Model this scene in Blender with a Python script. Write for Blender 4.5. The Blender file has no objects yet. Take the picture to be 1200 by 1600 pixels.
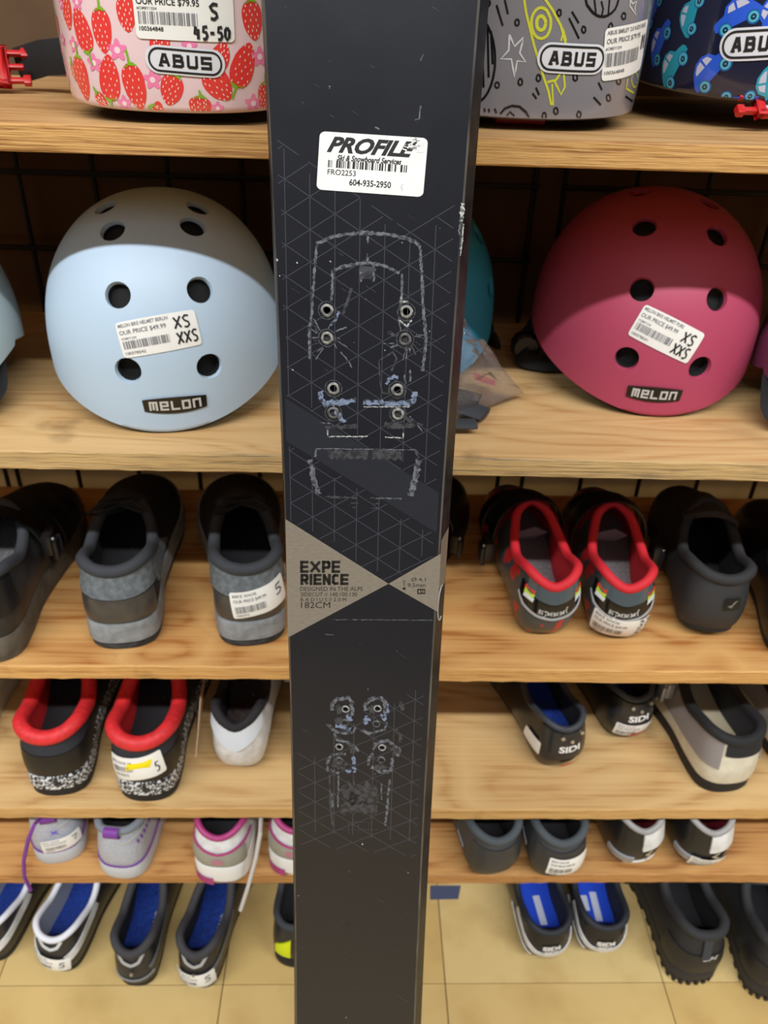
import bpy, bmesh, math, random
import numpy as np
from mathutils import Vector, Matrix

# ------------------------------------------------------------------ camera, light, exposure
scene = bpy.context.scene
COL = scene.collection
PI = math.pi
rnd = random.Random(7)


def V(*a):
    return np.array(a, dtype=float)


FPX = 1247.47
CAM = V(0, 0, 1.14)


def cam_basis(p, yaw, roll):
    f = V(math.sin(yaw) * math.cos(p), math.cos(yaw) * math.cos(p), -math.sin(p))
    r = V(math.cos(yaw), -math.sin(yaw), 0)
    u = np.cross(r, f)
    c, s = math.cos(roll), math.sin(roll)
    return f, c * r + s * u, -s * r + c * u


FWD, RGT, UPV = cam_basis(math.radians(32.697), math.radians(2.370), math.radians(2.157))
cd = bpy.data.cameras.new('camera')
cam = bpy.data.objects.new('camera', cd)
COL.objects.link(cam)
cam.matrix_world = Matrix(((RGT[0], UPV[0], -FWD[0], CAM[0]), (RGT[1], UPV[1], -FWD[1], CAM[1]),
                           (RGT[2], UPV[2], -FWD[2], CAM[2]), (0, 0, 0, 1)))
cd.sensor_fit = 'VERTICAL'
cd.sensor_height = 36
cd.lens = 36 * FPX / 1600
cd.clip_start = 0.02
cd.dof.use_dof = True
cd.dof.focus_distance = 0.46
cd.dof.aperture_fstop = (cd.lens / 1000) / 0.0024
scene.camera = cam

world = bpy.data.worlds.new('world')
scene.world = world
world.use_nodes = True
world.node_tree.nodes['Background'].inputs[0].default_value = (0.9, 0.95, 1, 1)
world.node_tree.nodes['Background'].inputs[1].default_value = 0.3


def area_light(name, loc, sx, sy, watts, rz=0.0):
    l = bpy.data.lights.new(name, 'AREA')
    l.shape = 'RECTANGLE'
    l.size, l.size_y, l.energy = sx, sy, watts
    l.color = (0.97, 0.985, 1.0)
    o = bpy.data.objects.new(name, l)
    o.location = loc
    o.rotation_euler = (0, 0, rz)
    COL.objects.link(o)


area_light('ceiling_tube_light', (-0.2, -1.66, 3.70), 7.2, 0.12, 282)
area_light('soft_fill_light', (-0.2, -4.2, 3.70), 7.2, 3.0, 62)  # unseen soft fill, added for ambient light in place of further tube rows
vs = scene.view_settings
vs.view_transform = 'Standard'
vs.look = 'None'
vs.gamma = 1
vs.use_curve_mapping = False
vs.exposure = 0.25


def ray(x, y):
    return FWD + RGT * (x - 600) / FPX + UPV * (800 - y) / FPX


def onz(x, y, z):
    d = ray(x, y)
    return CAM + d * (z - CAM[2]) / d[2]


def ony(x, y, Y):
    d = ray(x, y)
    return CAM + d * Y / d[1]


# ------------------------------------------------------------------ materials
def srgb(c):
    return tuple((v / 255 / 12.92 if v <= 10 else ((v / 255 + 0.055) / 1.055) ** 2.4) for v in c)


MATS = {}


def mat(name, rgb, rough=0.5, metal=0.0, coat=0.0, var=0.0, scale=60, bump=0.0, rgb2=None, stretch=None,
        lo=0.35, hi=0.65, spec=0.5, detail=4, sheen=0.0):
    if name in MATS:
        return MATS[name]
    m = bpy.data.materials.new(name)
    m.use_nodes = True
    nt = m.node_tree
    b = nt.nodes['Principled BSDF']
    c = srgb(rgb)
    b.inputs['Base Color'].default_value = (*c, 1)
    b.inputs['Roughness'].default_value = rough
    b.inputs['Metallic'].default_value = metal
    b.inputs['Coat Weight'].default_value = coat
    b.inputs['Coat Roughness'].default_value = 0.03
    b.inputs['Specular IOR Level'].default_value = spec
    b.inputs['Sheen Weight'].default_value = sheen
    if rgb2 is None and var > 0:
        rgb2 = tuple(max(0, v * (1 - var)) for v in rgb)
    if rgb2 is not None or bump > 0:
        tc = nt.nodes.new('ShaderNodeTexCoord')
        mp = nt.nodes.new('ShaderNodeMapping')
        nz = nt.nodes.new('ShaderNodeTexNoise')
        nt.links.new(tc.outputs['Object'], mp.inputs[0])
        if stretch:
            mp.inputs['Scale'].default_value = stretch
        nt.links.new(mp.outputs[0], nz.inputs['Vector'])
        nz.inputs['Scale'].default_value = scale
        nz.inputs['Detail'].default_value = detail
        if rgb2 is not None:
            rp = nt.nodes.new('ShaderNodeValToRGB')
            rp.color_ramp.elements[0].position = lo
            rp.color_ramp.elements[1].position = hi
            rp.color_ramp.elements[0].color = (*c, 1)
            rp.color_ramp.elements[1].color = (*srgb(rgb2), 1)
            nt.links.new(nz.outputs[0], rp.inputs[0])
            nt.links.new(rp.outputs[0], b.inputs['Base Color'])
        if bump > 0:
            bp = nt.nodes.new('ShaderNodeBump')
            bp.inputs['Strength'].default_value = bump
            bp.inputs['Distance'].default_value = 0.002
            nt.links.new(nz.outputs[0], bp.inputs['Height'])
            nt.links.new(bp.outputs[0], b.inputs['Normal'])
    MATS[name] = m
    return m


def plywood(name, light, dark, seed, edge=False):
    m = bpy.data.materials.new(name)
    m.use_nodes = True
    nt = m.node_tree
    N, L = nt.nodes, nt.links
    b = N['Principled BSDF']
    b.inputs['Roughness'].default_value = 0.55
    b.inputs['Specular IOR Level'].default_value = 0.3
    tc = N.new('ShaderNodeTexCoord')
    mp = N.new('ShaderNodeMapping')
    mp.inputs['Location'].default_value = (seed * 1.7, seed * 0.9, seed * 0.3)
    mp.inputs['Scale'].default_value = ((4, 26, 26) if seed in (0, 1) else (4.5, 13, 13)) if not edge else (6, 20, 330)
    L.new(tc.outputs['Object'], mp.inputs[0])
    n1 = N.new('ShaderNodeTexNoise')
    n1.inputs['Scale'].default_value = 0.55 if not edge else 1.0
    n1.inputs['Detail'].default_value = 2 if not edge else 4
    n1.inputs['Distortion'].default_value = 0.6 if not edge else 0.2
    L.new(mp.outputs[0], n1.inputs['Vector'])
    # contour rings of the noise give plywood cathedral grain
    mu = N.new('ShaderNodeMath')
    mu.operation = 'MULTIPLY'
    mu.inputs[1].default_value = 9 if not edge else 3
    L.new(n1.outputs[0], mu.inputs[0])
    fr = N.new('ShaderNodeMath')
    fr.operation = 'PINGPONG'
    fr.inputs[1].default_value = 0.5
    L.new(mu.outputs[0], fr.inputs[0])
    mp2 = N.new('ShaderNodeMapping')
    mp2.inputs['Scale'].default_value = (7, 240, 240) if not edge else (30, 60, 700)
    L.new(tc.outputs['Object'], mp2.inputs[0])
    n2 = N.new('ShaderNodeTexNoise')
    n2.inputs['Scale'].default_value = 1.0
    n2.inputs['Detail'].default_value = 5
    L.new(mp2.outputs[0], n2.inputs['Vector'])
    ad = N.new('ShaderNodeMath')
    ad.operation = 'MULTIPLY_ADD'
    ad.inputs[1].default_value = 0.9
    L.new(fr.outputs[0], ad.inputs[0])
    L.new(n2.outputs[0], ad.inputs[2])
    rp = N.new('ShaderNodeValToRGB')
    e = rp.color_ramp.elements
    e[0].position, e[1].position = 0.42, 0.98
    e[0].color = (*srgb(dark), 1)
    e[1].color = (*srgb(light), 1)
    x = e.new(0.62)
    x.color = (*srgb(tuple(0.35 * d + 0.65 * l for d, l in zip(dark, light))), 1)
    L.new(ad.outputs[0], rp.inputs[0])
    # knots and dirt
    n3 = N.new('ShaderNodeTexNoise')
    n3.inputs['Scale'].default_value = 14
    n3.inputs['Detail'].default_value = 6
    L.new(tc.outputs['Object'], n3.inputs['Vector'])
    r3 = N.new('ShaderNodeValToRGB')
    r3.color_ramp.elements[0].position, r3.color_ramp.elements[1].position = 0.66, 0.78
    r3.color_ramp.elements[0].color = (0, 0, 0, 1)
    r3.color_ramp.elements[1].color = (0.6, 0.6, 0.6, 1)
    L.new(n3.outputs[0], r3.inputs[0])
    mx = N.new('ShaderNodeMix')
    mx.data_type = 'RGBA'
    L.new(r3.outputs[0], mx.inputs['Factor'])
    L.new(rp.outputs[0], mx.inputs['A'])
    mx.inputs['B'].default_value = (*srgb(tuple(v * 0.6 for v in dark)), 1)
    L.new(mx.outputs['Result'], b.inputs['Base Color'])
    bp = N.new('ShaderNodeBump')
    bp.inputs['Strength'].default_value = 0.35 if not edge else 0.8
    bp.inputs['Distance'].default_value = 0.001
    L.new(ad.outputs[0], bp.inputs['Height'])
    L.new(bp.outputs[0], b.inputs['Normal'])
    return m


# ------------------------------------------------------------------ mesh helpers
class MB:
    def __init__(self):
        self.v, self.f, self.m = [], [], []

    def add(self, vs, fs, mi=0):
        k = len(self.v)
        self.v += [tuple(map(float, p)) for p in vs]
        for f in fs:
            self.f.append(tuple(k + i for i in f))
            self.m.append(mi)

    def grid(self, rows, mi=0, close=False, flip=False):
        nr, nc = len(rows), len(rows[0])
        fs = []
        for i in range(nr - 1):
            for j in range(nc if close else nc - 1):
                q = (i * nc + j, i * nc + (j + 1) % nc, (i + 1) * nc + (j + 1) % nc, (i + 1) * nc + j)
                fs.append(q[::-1] if flip else q)
        self.add([p for r in rows for p in r], fs, mi)

    def tube(self, path, r, n=8, mi=0, closed=False, flat=None):
        path = [np.array(p, float) for p in path]
        k = len(path)
        rows = []
        up = None
        for i, p in enumerate(path):
            a = path[(i - 1) % k] if (closed or i > 0) else p
            b = path[(i + 1) % k] if (closed or i < k - 1) else p
            t = b - a
            t = t / (np.linalg.norm(t) + 1e-12)
            if up is None:
                up = V(0, 0, 1) if abs(t[2]) < 0.9 else V(1, 0, 0)
            up = up - t * (up @ t)
            up /= np.linalg.norm(up) + 1e-12
            sd = np.cross(t, up)
            rr = r[i] if hasattr(r, '__len__') else r
            fx = flat or (1, 1)
            rows.append([p + rr * (fx[0] * math.cos(2 * PI * j / n) * sd + fx[1] * math.sin(2 * PI * j / n) * up)
                         for j in range(n)])
        if closed:
            rows.append(rows[0])
        self.grid(rows, mi, close=True)
        if not closed:
            for rw, fl in ((rows[0], False), (rows[-1], True)):
                ix = list(range(n))
                self.add(rw, [ix[::-1] if not fl else ix], mi)

    def box(self, lo, hi, mi=0, M=None):
        x0, y0, z0 = lo
        x1, y1, z1 = hi
        p = [V(x0, y0, z0), V(x1, y0, z0), V(x1, y1, z0), V(x0, y1, z0), V(x0, y0, z1), V(x1, y0, z1), V(x1, y1, z1), V(x0, y1, z1)]
        if M is not None:
            p = [M(q) for q in p]
        self.add(p, [(3, 2, 1, 0), (4, 5, 6, 7), (0, 1, 5, 4), (1, 2, 6, 5), (2, 3, 7, 6), (3, 0, 4, 7)], mi)

    def mesh(self, name, mats, smooth=True, sharp=45, bevel=0.0):
        me = bpy.data.meshes.new(name)
        me.from_pydata(self.v, [], self.f)
        for m in mats:
            me.materials.append(m)
        me.polygons.foreach_set('material_index', self.m)
        if bevel > 0:
            bm = bmesh.new()
            bm.from_mesh(me)
            bmesh.ops.remove_doubles(bm, verts=bm.verts, dist=1e-6)
            es = [e for e in bm.edges if len(e.link_faces) == 2 and e.calc_face_angle(0) > 0.6]
            bmesh.ops.bevel(bm, geom=es, offset=bevel, segments=2, affect='EDGES', profile=0.6)
            bm.to_mesh(me)
            bm.free()
        if smooth:
            me.polygons.foreach_set('use_smooth', [True] * len(me.polygons))
            me.set_sharp_from_angle(angle=math.radians(sharp))
        me.update()
        return me

    def build(self, name, mats, parent=None, smooth=True, sharp=45, bevel=0.0, label=None):
        o = bpy.data.objects.new(name, self.mesh(name, mats if isinstance(mats, (list, tuple)) else [mats], smooth, sharp, bevel))
        COL.objects.link(o)
        if parent is not None:
            o.parent = parent
        if label:
            o['label'] = label
        return o


def thing(name, label, cat, loc=(0, 0, 0), rz=0.0, group=None):
    o = bpy.data.objects.new(name, None)
    o.empty_display_size = 0.02
    COL.objects.link(o)
    o.location = tuple(float(v) for v in loc)
    o.rotation_euler = (0, 0, rz)
    o['label'] = label
    o['category'] = cat
    if group:
        o['group'] = group
    return o


def struct(name, mb, m, **k):
    o = mb.build(name, m, **k)
    o['kind'] = 'structure'
    return o


# ---- decals: S(x, y, off) gives a point on some surface
def rotS(S, ang, cx=0.0, cy=0.0):
    c, s = math.cos(ang), math.sin(ang)
    return lambda x, y, o=0.0: S(cx + c * x - s * y, cy + s * x + c * y, o)


def poly(mb, S, pts, mi=0, off=0.0002, rings=4, ctr=None):
    n = len(pts)
    if ctr is None:
        ctr = (sum(p[0] for p in pts) / n, sum(p[1] for p in pts) / n)
    vs = [S(ctr[0], ctr[1], off)]
    for r in range(1, rings + 1):
        k = r / rings
        vs += [S(ctr[0] + (p[0] - ctr[0]) * k, ctr[1] + (p[1] - ctr[1]) * k, off) for p in pts]
    fs = [(0, 1 + j, 1 + (j + 1) % n) for j in range(n)]
    for r in range(rings - 1):
        a, b = 1 + r * n, 1 + (r + 1) * n
        fs += [(a + j, b + j, b + (j + 1) % n, a + (j + 1) % n) for j in range(n)]
    mb.add(vs, fs, mi)


def rect(mb, S, x0, y0, x1, y1, mi=0, off=0.0002, nx=1, ny=2):
    rows = [[S(x0 + (x1 - x0) * i / nx, y0 + (y1 - y0) * j / ny, off) for i in range(nx + 1)] for j in range(ny + 1)]
    mb.grid(rows, mi)


def rrect(w, h, r, n=5, cx=0.0, cy=0.0):
    p = []
    for k, (sx, sy) in enumerate(((1, 1), (-1, 1), (-1, -1), (1, -1))):
        for i in range(n + 1):
            a = PI / 2 * (k + i / n)
            p.append((cx + sx * (w / 2 - r) + r * math.cos(a), cy + sy * (h / 2 - r) + r * math.sin(a)))
    out = []
    for i, q in enumerate(p):       # extra points on the long edges so the plate bends with the surface
        out.append(q)
        nx = p[(i + 1) % len(p)]
        d = math.hypot(nx[0] - q[0], nx[1] - q[1])
        k = int(d / 0.006)
        for j in range(1, k + 1):
            t = j / (k + 1)
            out.append((q[0] + (nx[0] - q[0]) * t, q[1] + (nx[1] - q[1]) * t))
    return out


def ell(cx, cy, rx, ry, n=16, rot=0.0):
    c, s = math.cos(rot), math.sin(rot)
    o = []
    for i in range(n):
        a = 2 * PI * i / n
        x, y = rx * math.cos(a), ry * math.sin(a)
        o.append((cx + c * x - s * y, cy + s * x + c * y))
    return o


def stroke(mb, S, pts, w, mi=0, off=0.0002, closed=False, jit=0.0, step=None):
    pts = [np.array(p, float) for p in pts]
    if closed:
        pts = pts + [pts[0]]
    if step:
        q = [pts[0]]
        for a, b in zip(pts, pts[1:]):
            k = max(1, int(np.linalg.norm(b - a) / step))
            q += [a + (b - a) * i / k for i in range(1, k + 1)]
        pts = q
    rows = []
    n = len(pts)
    for i in range(n):
        a = pts[max(i - 1, 0)] if not closed else pts[(i - 1) % (n - 1)]
        b = pts[min(i + 1, n - 1)] if not closed else pts[(i + 1) % (n - 1)]
        t = b - a
        t = t / (np.linalg.norm(t) + 1e-12)
        nrm = V(-t[1], t[0])
        ww = (w[i] if hasattr(w, '__len__') else w) / 2
        wa, wb = ww * (1 + jit * rnd.uniform(-1, 1)), ww * (1 + jit * rnd.uniform(-1, 1))
        p, q = pts[i] + nrm * wa, pts[i] - nrm * wb
        rows.append([S(p[0], p[1], off), S(q[0], q[1], off)])
    mb.grid(rows, mi, flip=True)


TXT = {}


def text_data(s, bold=0.0, shear=0.0):
    k = (s, bold, shear)
    if k not in TXT:
        c = bpy.data.curves.new('t', 'FONT')
        c.body = s
        c.offset = bold
        c.shear = shear
        c.resolution_u = 3
        o = bpy.data.objects.new('t', c)
        COL.objects.link(o)
        dg = bpy.context.evaluated_depsgraph_get()
        me = bpy.data.meshes.new_from_object(o.evaluated_get(dg))
        vs = np.array([v.co[:2] for v in me.vertices])
        fs = [tuple(p.vertices) for p in me.polygons]
        lo, hi = vs.min(0), vs.max(0)
        TXT[k] = ((vs - lo) / (hi - lo), fs, (hi - lo)[0] / (hi - lo)[1])
        bpy.data.objects.remove(o)
        bpy.data.meshes.remove(me)
        bpy.data.curves.remove(c)
    return TXT[k]


def text(mb, S, s, x, y, w, h, mi=0, off=0.0003, bold=0.0, shear=0.0):
    """the words fitted into the box of width w, height h whose lower left corner is x, y"""
    vs, fs, asp = text_data(s, bold, shear)
    if w is None:
        w = h * asp
    mb.add([S(x + p[0] * w, y + p[1] * h, off) for p in vs], fs, mi)
    return w


def barcode(mb, S, x, y, w, h, mi, off=0.0003, seed=1, n=34):
    r = random.Random(seed)
    ws = [r.choice((1, 1, 2, 3)) for _ in range(n * 2)]
    u = w / sum(ws)
    for i in range(n):
        x0 = x + u * sum(ws[:2 * i])
        rect(mb, S, x0, y, x0 + u * ws[2 * i], y + h, mi, off)


WHITE = mat('label_white', (236, 236, 232), 0.45)
INK = mat('ink_black', (24, 24, 26), 0.5)
INKG = mat('ink_grey', (112, 112, 118), 0.5)
HAND = mat('marker_black', (30, 30, 34), 0.5)


def price_label(parent, S, w, h, lines, hand, seed, r=0.003, name='price_label', big=False):
    """lines: (text, x, y, width, height, ink) in fractions of the label; hand: strokes in fractions"""
    a = MB()
    poly(a, S, rrect(w, h, r), 0, 0.0009, 6)
    lab = a.build(name, [WHITE], parent, label='white printed price label')
    b = MB()
    X = lambda f: (f - 0.5) * w
    Y = lambda f: (f - 0.5) * h
    for t in lines:
        if t[0] == '|||':
            barcode(b, S, X(t[1]), Y(t[2]), t[3] * w, t[4] * h, t[5], 0.0012, seed)
        else:
            text(b, S, t[0], X(t[1]), Y(t[2]), t[3] * w, t[4] * h, t[5], 0.0012, 0.012)
    for pts in hand:
        stroke(b, S, [(X(p[0]), Y(p[1])) for p in pts], 0.0016 if not big else 0.0019, 2, 0.0014)
    b.build('label_print', [INK, INKG, HAND], lab, smooth=False)
    return lab


# heavy block capitals drawn as strokes in a unit box
BG = {'A': [[(0, 0), (.38, 1), (.62, 1), (1, 0)], [(.2, .34), (.8, .34)]], 'B': [[(0, 0), (0, 1), (.75, 1), (.92, .86), (.92, .66), (.72, .53), (0, .53)], [(.72, .53), (1, .38), (1, .14), (.8, 0), (0, 0)]],
      'U': [[(0, 1), (0, .14), (.16, 0), (.84, 0), (1, .14), (1, 1)]], 'S': [[(1, 1), (0, 1), (0, .5), (1, .5), (1, 0), (0, 0)]],
      'm': [[(0, 0), (0, 1), (1, 1), (1, 0)], [(.5, 1), (.5, .1)]], 'e': [[(1, 0), (0, 0), (0, 1), (1, 1), (1, .5), (.1, .5)]], 'L': [[(0, 1), (0, 0), (1, 0)]],
      'o': [[(0, 0), (0, 1), (1, 1), (1, 0), (0, 0)]], 'n': [[(0, 0), (0, 1), (1, 1), (1, 0)]], 'E': [[(1, 0), (0, 0), (0, 1), (1, 1)], [(0, .5), (.92, .5)]],
      'X': [[(0, 0), (1, 1)], [(0, 1), (1, 0)]], 'P': [[(0, 0), (0, 1), (.8, 1), (1, .86), (1, .56), (.8, .42), (0, .42)]], 'R': [[(0, 0), (0, 1), (.8, 1), (1, .86), (1, .58), (.8, .45), (0, .45)], [(.5, .45), (1, 0)]],
      'i': [[(.5, 0), (.5, .66)], [(.5, .86), (.5, 1)]], 'N': [[(0, 0), (0, 1), (1, 0), (1, 1)]], 'C': [[(1, .95), (.3, 1), (0, .8), (0, .2), (.3, 0), (1, .05)]],
      'O': [[(.3, 0), (0, .25), (0, .75), (.3, 1), (.7, 1), (1, .75), (1, .25), (.7, 0), (.3, 0)]], 'F': [[(0, 0), (0, 1), (1, 1)], [(0, .5), (.85, .5)]], 'I': [[(.5, 0), (.5, 1)]]}


def block(mb, S, word, x, y, w, h, th, mi=0, off=0.0003, shear=0.0, gap=0.28, narrow=None):
    """word in stroke capitals filling the box; th is the stroke width"""
    narrow = narrow or {}
    ws = [narrow.get(c, 1.0) for c in word]
    cell = w / (sum(ws) + gap * (len(word) - 1))
    cx = x
    for c, k in zip(word, ws):
        wd = cell * k
        for pl in BG[c]:
            pts = []
            for px_, py_ in pl:
                xx = cx + th / 2 + (wd - th) * px_ if wd > th * 1.5 else cx + wd / 2
                yy = y + th / 2 + (h - th) * py_
                pts.append(np.array([xx + shear * (yy - y), yy]))
            for p, q in zip(pts, pts[1:]):
                t = (q - p) / (np.linalg.norm(q - p) + 1e-12)
                n_ = V(-t[1], t[0]) * th / 2
                e = t * th * (.5 if abs(t[0]) < .05 or abs(t[1]) < .05 else .25)
                a_, b_ = p - e, q + e
                k_ = max(1, int(np.linalg.norm(b_ - a_) / 0.004))
                mb.grid([[S(*(a_ + (b_ - a_) * i / k_ - n_), off) for i in range(k_ + 1)], [S(*(a_ + (b_ - a_) * i / k_ + n_), off) for i in range(k_ + 1)]], mi)
        cx += cell * (k + gap)


# handwriting glyphs in a unit box
GL = {'X': [[(0, 0), (1, 1)], [(0.05, 0.95), (0.9, 0.05)]],
      'S': [[(0.95, 0.95), (0.45, 1), (0.1, 0.8), (0.3, 0.58), (0.75, 0.42), (0.85, 0.18), (0.5, 0), (0.1, 0.06)]],
      '4': [[(0.25, 1), (0.05, 0.45), (0.7, 0.42)], [(0.62, 0.8), (0.6, 0)]],
      '5': [[(0.9, 1), (0.3, 0.97), (0.2, 0.6), (0.65, 0.58), (0.85, 0.32), (0.6, 0.04), (0.1, 0.02)]],
      '-': [[(0.1, 0.5), (0.8, 0.52)]],
      '0': [[(0.5, 1), (0.15, 0.75), (0.12, 0.3), (0.4, 0), (0.8, 0.25), (0.88, 0.7), (0.5, 1)]],
      'M': [[(0.1, 0), (0.15, 1), (0.5, 0.45), (0.85, 1), (0.9, 0)]],
      '3': [[(0.1, 0.95), (0.6, 1), (0.8, 0.75), (0.4, 0.55), (0.85, 0.3), (0.6, 0.02), (0.1, 0.05)]],
      '7': [[(0.05, 0.95), (0.9, 0.95), (0.35, 0)]], 'o': [], ' ': []}


def hand(s, x, y, w, h):
    out = []
    n = len(s)
    for i, ch in enumerate(s):
        for st in GL[ch]:
            out.append([(x + w * (i + 0.08 + 0.8 * p[0]) / n, y + h * p[1]) for p in st])
    return out


# ------------------------------------------------------------------ the room and the rack
WOODS = [plywood('plywood_%s' % n, l, d, i) for i, (n, l, d) in enumerate((
    ('pale', (208, 168, 116), (170, 124, 74)), ('honey', (212, 176, 124), (188, 144, 92)),
    ('orange', (214, 166, 104), (172, 112, 58)), ('straw', (212, 178, 124), (184, 142, 90)),
    ('brown', (202, 154, 96), (160, 108, 60))))]
WOODE = [plywood('plywood_edge_%s' % n, l, d, i, True) for i, (n, l, d) in enumerate((
    ('pale', (204, 160, 98), (150, 104, 58)), ('grey', (196, 164, 112), (122, 104, 78)),
    ('orange', (214, 166, 102), (176, 126, 70)), ('straw', (206, 166, 106), (176, 132, 78)),
    ('brown', (190, 140, 84), (150, 102, 56))))]
WALLM = mat('cream_paint', (206, 190, 152), 0.8, var=0.08, scale=6)
tile_ms = [mat('vinyl_tile_%s' % n, c, 0.45, rgb2=d, scale=11, detail=10, lo=0.46, hi=0.74) for n, c, d in (
    ('a', (206, 178, 118), (188, 158, 98)), ('b', (210, 184, 126), (182, 152, 94)), ('c', (202, 172, 110), (182, 150, 92)))]
FY0, FY1, FX = -6.0, 0.99, 4.5

fl = MB()
fl.box((-FX, FY0, -0.06), (FX, FY1, -0.004))
floor = struct('floor', fl, mat('tile_mastic', (86, 70, 44), 0.8), smooth=False)
T = 0.305
tmb = MB()
g = 0.0006
tmb.box((g, g, -0.004), (T - g, T - g, 0.0))
tmeshes = [tmb.mesh('floor_tile', [m], False, bevel=0.0008) for m in tile_ms]
tx0 = onz(696, 1540, 0)[0] - T * 10
ty0 = onz(760, 1536, 0)[1]
for i in range(20):
    for j in range(-14, 2):
        x = tx0 + i * T
        y = ty0 + j * T
        if x < -FX or x + T > FX or y < FY0 or y + T > FY1 + 0.01 or y < -1.5 or abs(x) > 2.6:
            continue
        o = bpy.data.objects.new('floor_tile', tmeshes[rnd.randrange(3)])
        COL.objects.link(o)
        o.parent = floor
        o.location = (x, y, 0)
a = MB()
a.box((-FX, FY1, 0), (FX, FY1 + 0.1, 3.75))
struct('wall_back', a, WALLM, smooth=False)
FARM = mat('shop_wall_taupe', (120, 110, 98), 0.8, var=0.2, scale=3)
a = MB()
a.box((-FX - 0.1, FY0, 0), (-FX, FY1 + 0.1, 3.75))
struct('wall_left', a, FARM, smooth=False)
a = MB()
a.box((FX, FY0, 0), (FX + 0.1, FY1 + 0.1, 3.75))
struct('wall_right', a, FARM, smooth=False)
a = MB()
a.box((-FX - 0.1, FY0 - 0.1, 0), (FX + 0.1, FY0, 3.75))
struct('wall_front', a, FARM, smooth=False)
a = MB()
a.box((-FX - 0.1, FY0 - 0.1, 3.75), (FX + 0.1, FY1 + 0.1, 3.85))
struct('ceiling', a, mat('ceiling_grey', (170, 170, 168), 0.9), smooth=False)

bd = thing('backing_board', 'brown hardboard sheet on the wall behind the wire grid and the helmet shelves', 'board', (0, 0.9895, 0.585))
a = MB()
a.box((-1.2, -0.008, 0), (1.2, 0, 1.1))
a.build('panel', mat('hardboard', (108, 80, 50), 0.7, var=0.25, scale=5), bd, smooth=False)
bd2 = thing('backing_board', 'brown hardboard sheet on the wall behind the shoe shelves near the floor', 'board', (0, 0.9895, 0.0))
a = MB()
a.box((-1.2, -0.008, 0.0), (1.2, 0, 0.53))
a.build('panel', MATS['hardboard'], bd2, smooth=False)

# shelving unit
TOPS = [1.0620, 0.8106, 0.5644, 0.33956, 0.20945]
SY0, SY1, SHT = 0.60, 0.945, 0.018
unit = thing('shelving_unit', 'raw plywood shelving unit loaded with helmets above and cycling shoes below', 'shelves', (0, 0.77, 0))


def board(z, i, r):
    mb = MB()
    nx = 160
    prof = []
    for k in range(nx + 1):
        x = -1.03 + 2.06 * k / nx
        jy, jz, jb = r.uniform(-.0006, .0006), r.uniform(-.0004, .0002), r.uniform(-.0004, .0004)
        y0 = SY0 + 0.0006 * math.sin(x * 9 + i) + jy
        prof.append([V(x, y0 + 0.0012, z + jz * 0.3), V(x, y0, z - 0.0012 + jz), V(x, y0 + 0.0004 * r.uniform(-1, 1), z - SHT / 2),
                     V(x, y0, z - SHT + 0.001 + jb), V(x, y0 + 0.001, z - SHT)])
    off = V(0, 0.77, 0)
    prof = [[p - off for p in q] for q in prof]
    mb.grid(prof, 1, flip=False)
    bk = [V(q[0][0], SY1 - 0.77, z) for q in prof]
    bb = [V(q[0][0], SY1 - 0.77, z - SHT) for q in prof]
    mb.grid([[q[0] for q in prof], bk], 0)
    mb.grid([bk, bb], 0)
    mb.grid([bb, [q[4] for q in prof]], 0)
    for k_, fl_ in ((0, 1), (nx, -1)):
        mb.add([*prof[k_], bb[k_], bk[k_]], [tuple(range(7))[::fl_]], 0)
    mb.build('shelf', [WOODS[i], WOODE[i]], unit, smooth=False)


for i, z in enumerate(TOPS):
    board(z, i, random.Random(i))
board(1.534, 0, random.Random(9))
for sx in (-1, 1):
    a = MB()
    x0, x1 = sorted((sx * 1.03, sx * 1.05))
    a.box((x0, SY0 - 0.77, 0), (x1, SY1 - 0.77, 1.7))
    a.build('side_panel', WOODS[0], unit, bevel=0.001, smooth=False)

# black wire grid panels
BLK = mat('black_powder_coat', (16, 16, 17), 0.5)
GP = 0.0833
GY = 0.963
grid_x = ((-0.4680 - 0.016 - 8 * GP, 'left end of the rack'), (-0.4680, 'middle of the rack'), (0.2330, 'right end of the rack'))
GZ = [0.966 - GP * k for k in range(0, 12)]
for gx, where in grid_x:
    gp = thing('wire_grid_panel', 'black wire grid panel standing behind the shelves at the ' + where, 'wire panel', (gx, GY, 0), 0)
    av = MB()
    av.tube([V(0, 0.003, GZ[-1] - 0.03), V(0, 0.003, GZ[0] + 0.03)], 0.0031, 8)
    mv = av.mesh('vertical_wire', [BLK])
    ah = MB()
    ah.tube([V(-0.004, -0.003, 0), V(8 * GP + 0.004, -0.003, 0)], 0.0031, 8)
    mh = ah.mesh('horizontal_wire', [BLK])
    for k in range(9):
        o = bpy.data.objects.new('vertical_wire', mv)
        COL.objects.link(o)
        o.parent = gp
        o.location = (k * GP, 0, 0)
    for z in GZ:
        o = bpy.data.objects.new('horizontal_wire', mh)
        COL.objects.link(o)
        o.parent = gp
        o.location = (0, 0, z)

# strip of blue tape on the floor
tp = MB()
q = [onz(672, 1384, 0), onz(720, 1384, 0), onz(716, 1405, 0), onz(672, 1406, 0)]
tp.add([V(p[0], p[1], 0.0002) for p in q] + [V(p[0], p[1], 0.0008) for p in q],
       [(7, 6, 5, 4), (0, 1, 5, 4)[::-1], (1, 2, 6, 5)[::-1], (2, 3, 7, 6)[::-1], (3, 0, 4, 7)[::-1]])
o = tp.build('floor_tape', mat('blue_tape', (70, 78, 104), 0.6), smooth=False)
o['label'] = 'slate blue strip of tape on the yellow floor, just right of the ski'
o['category'] = 'tape'

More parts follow.
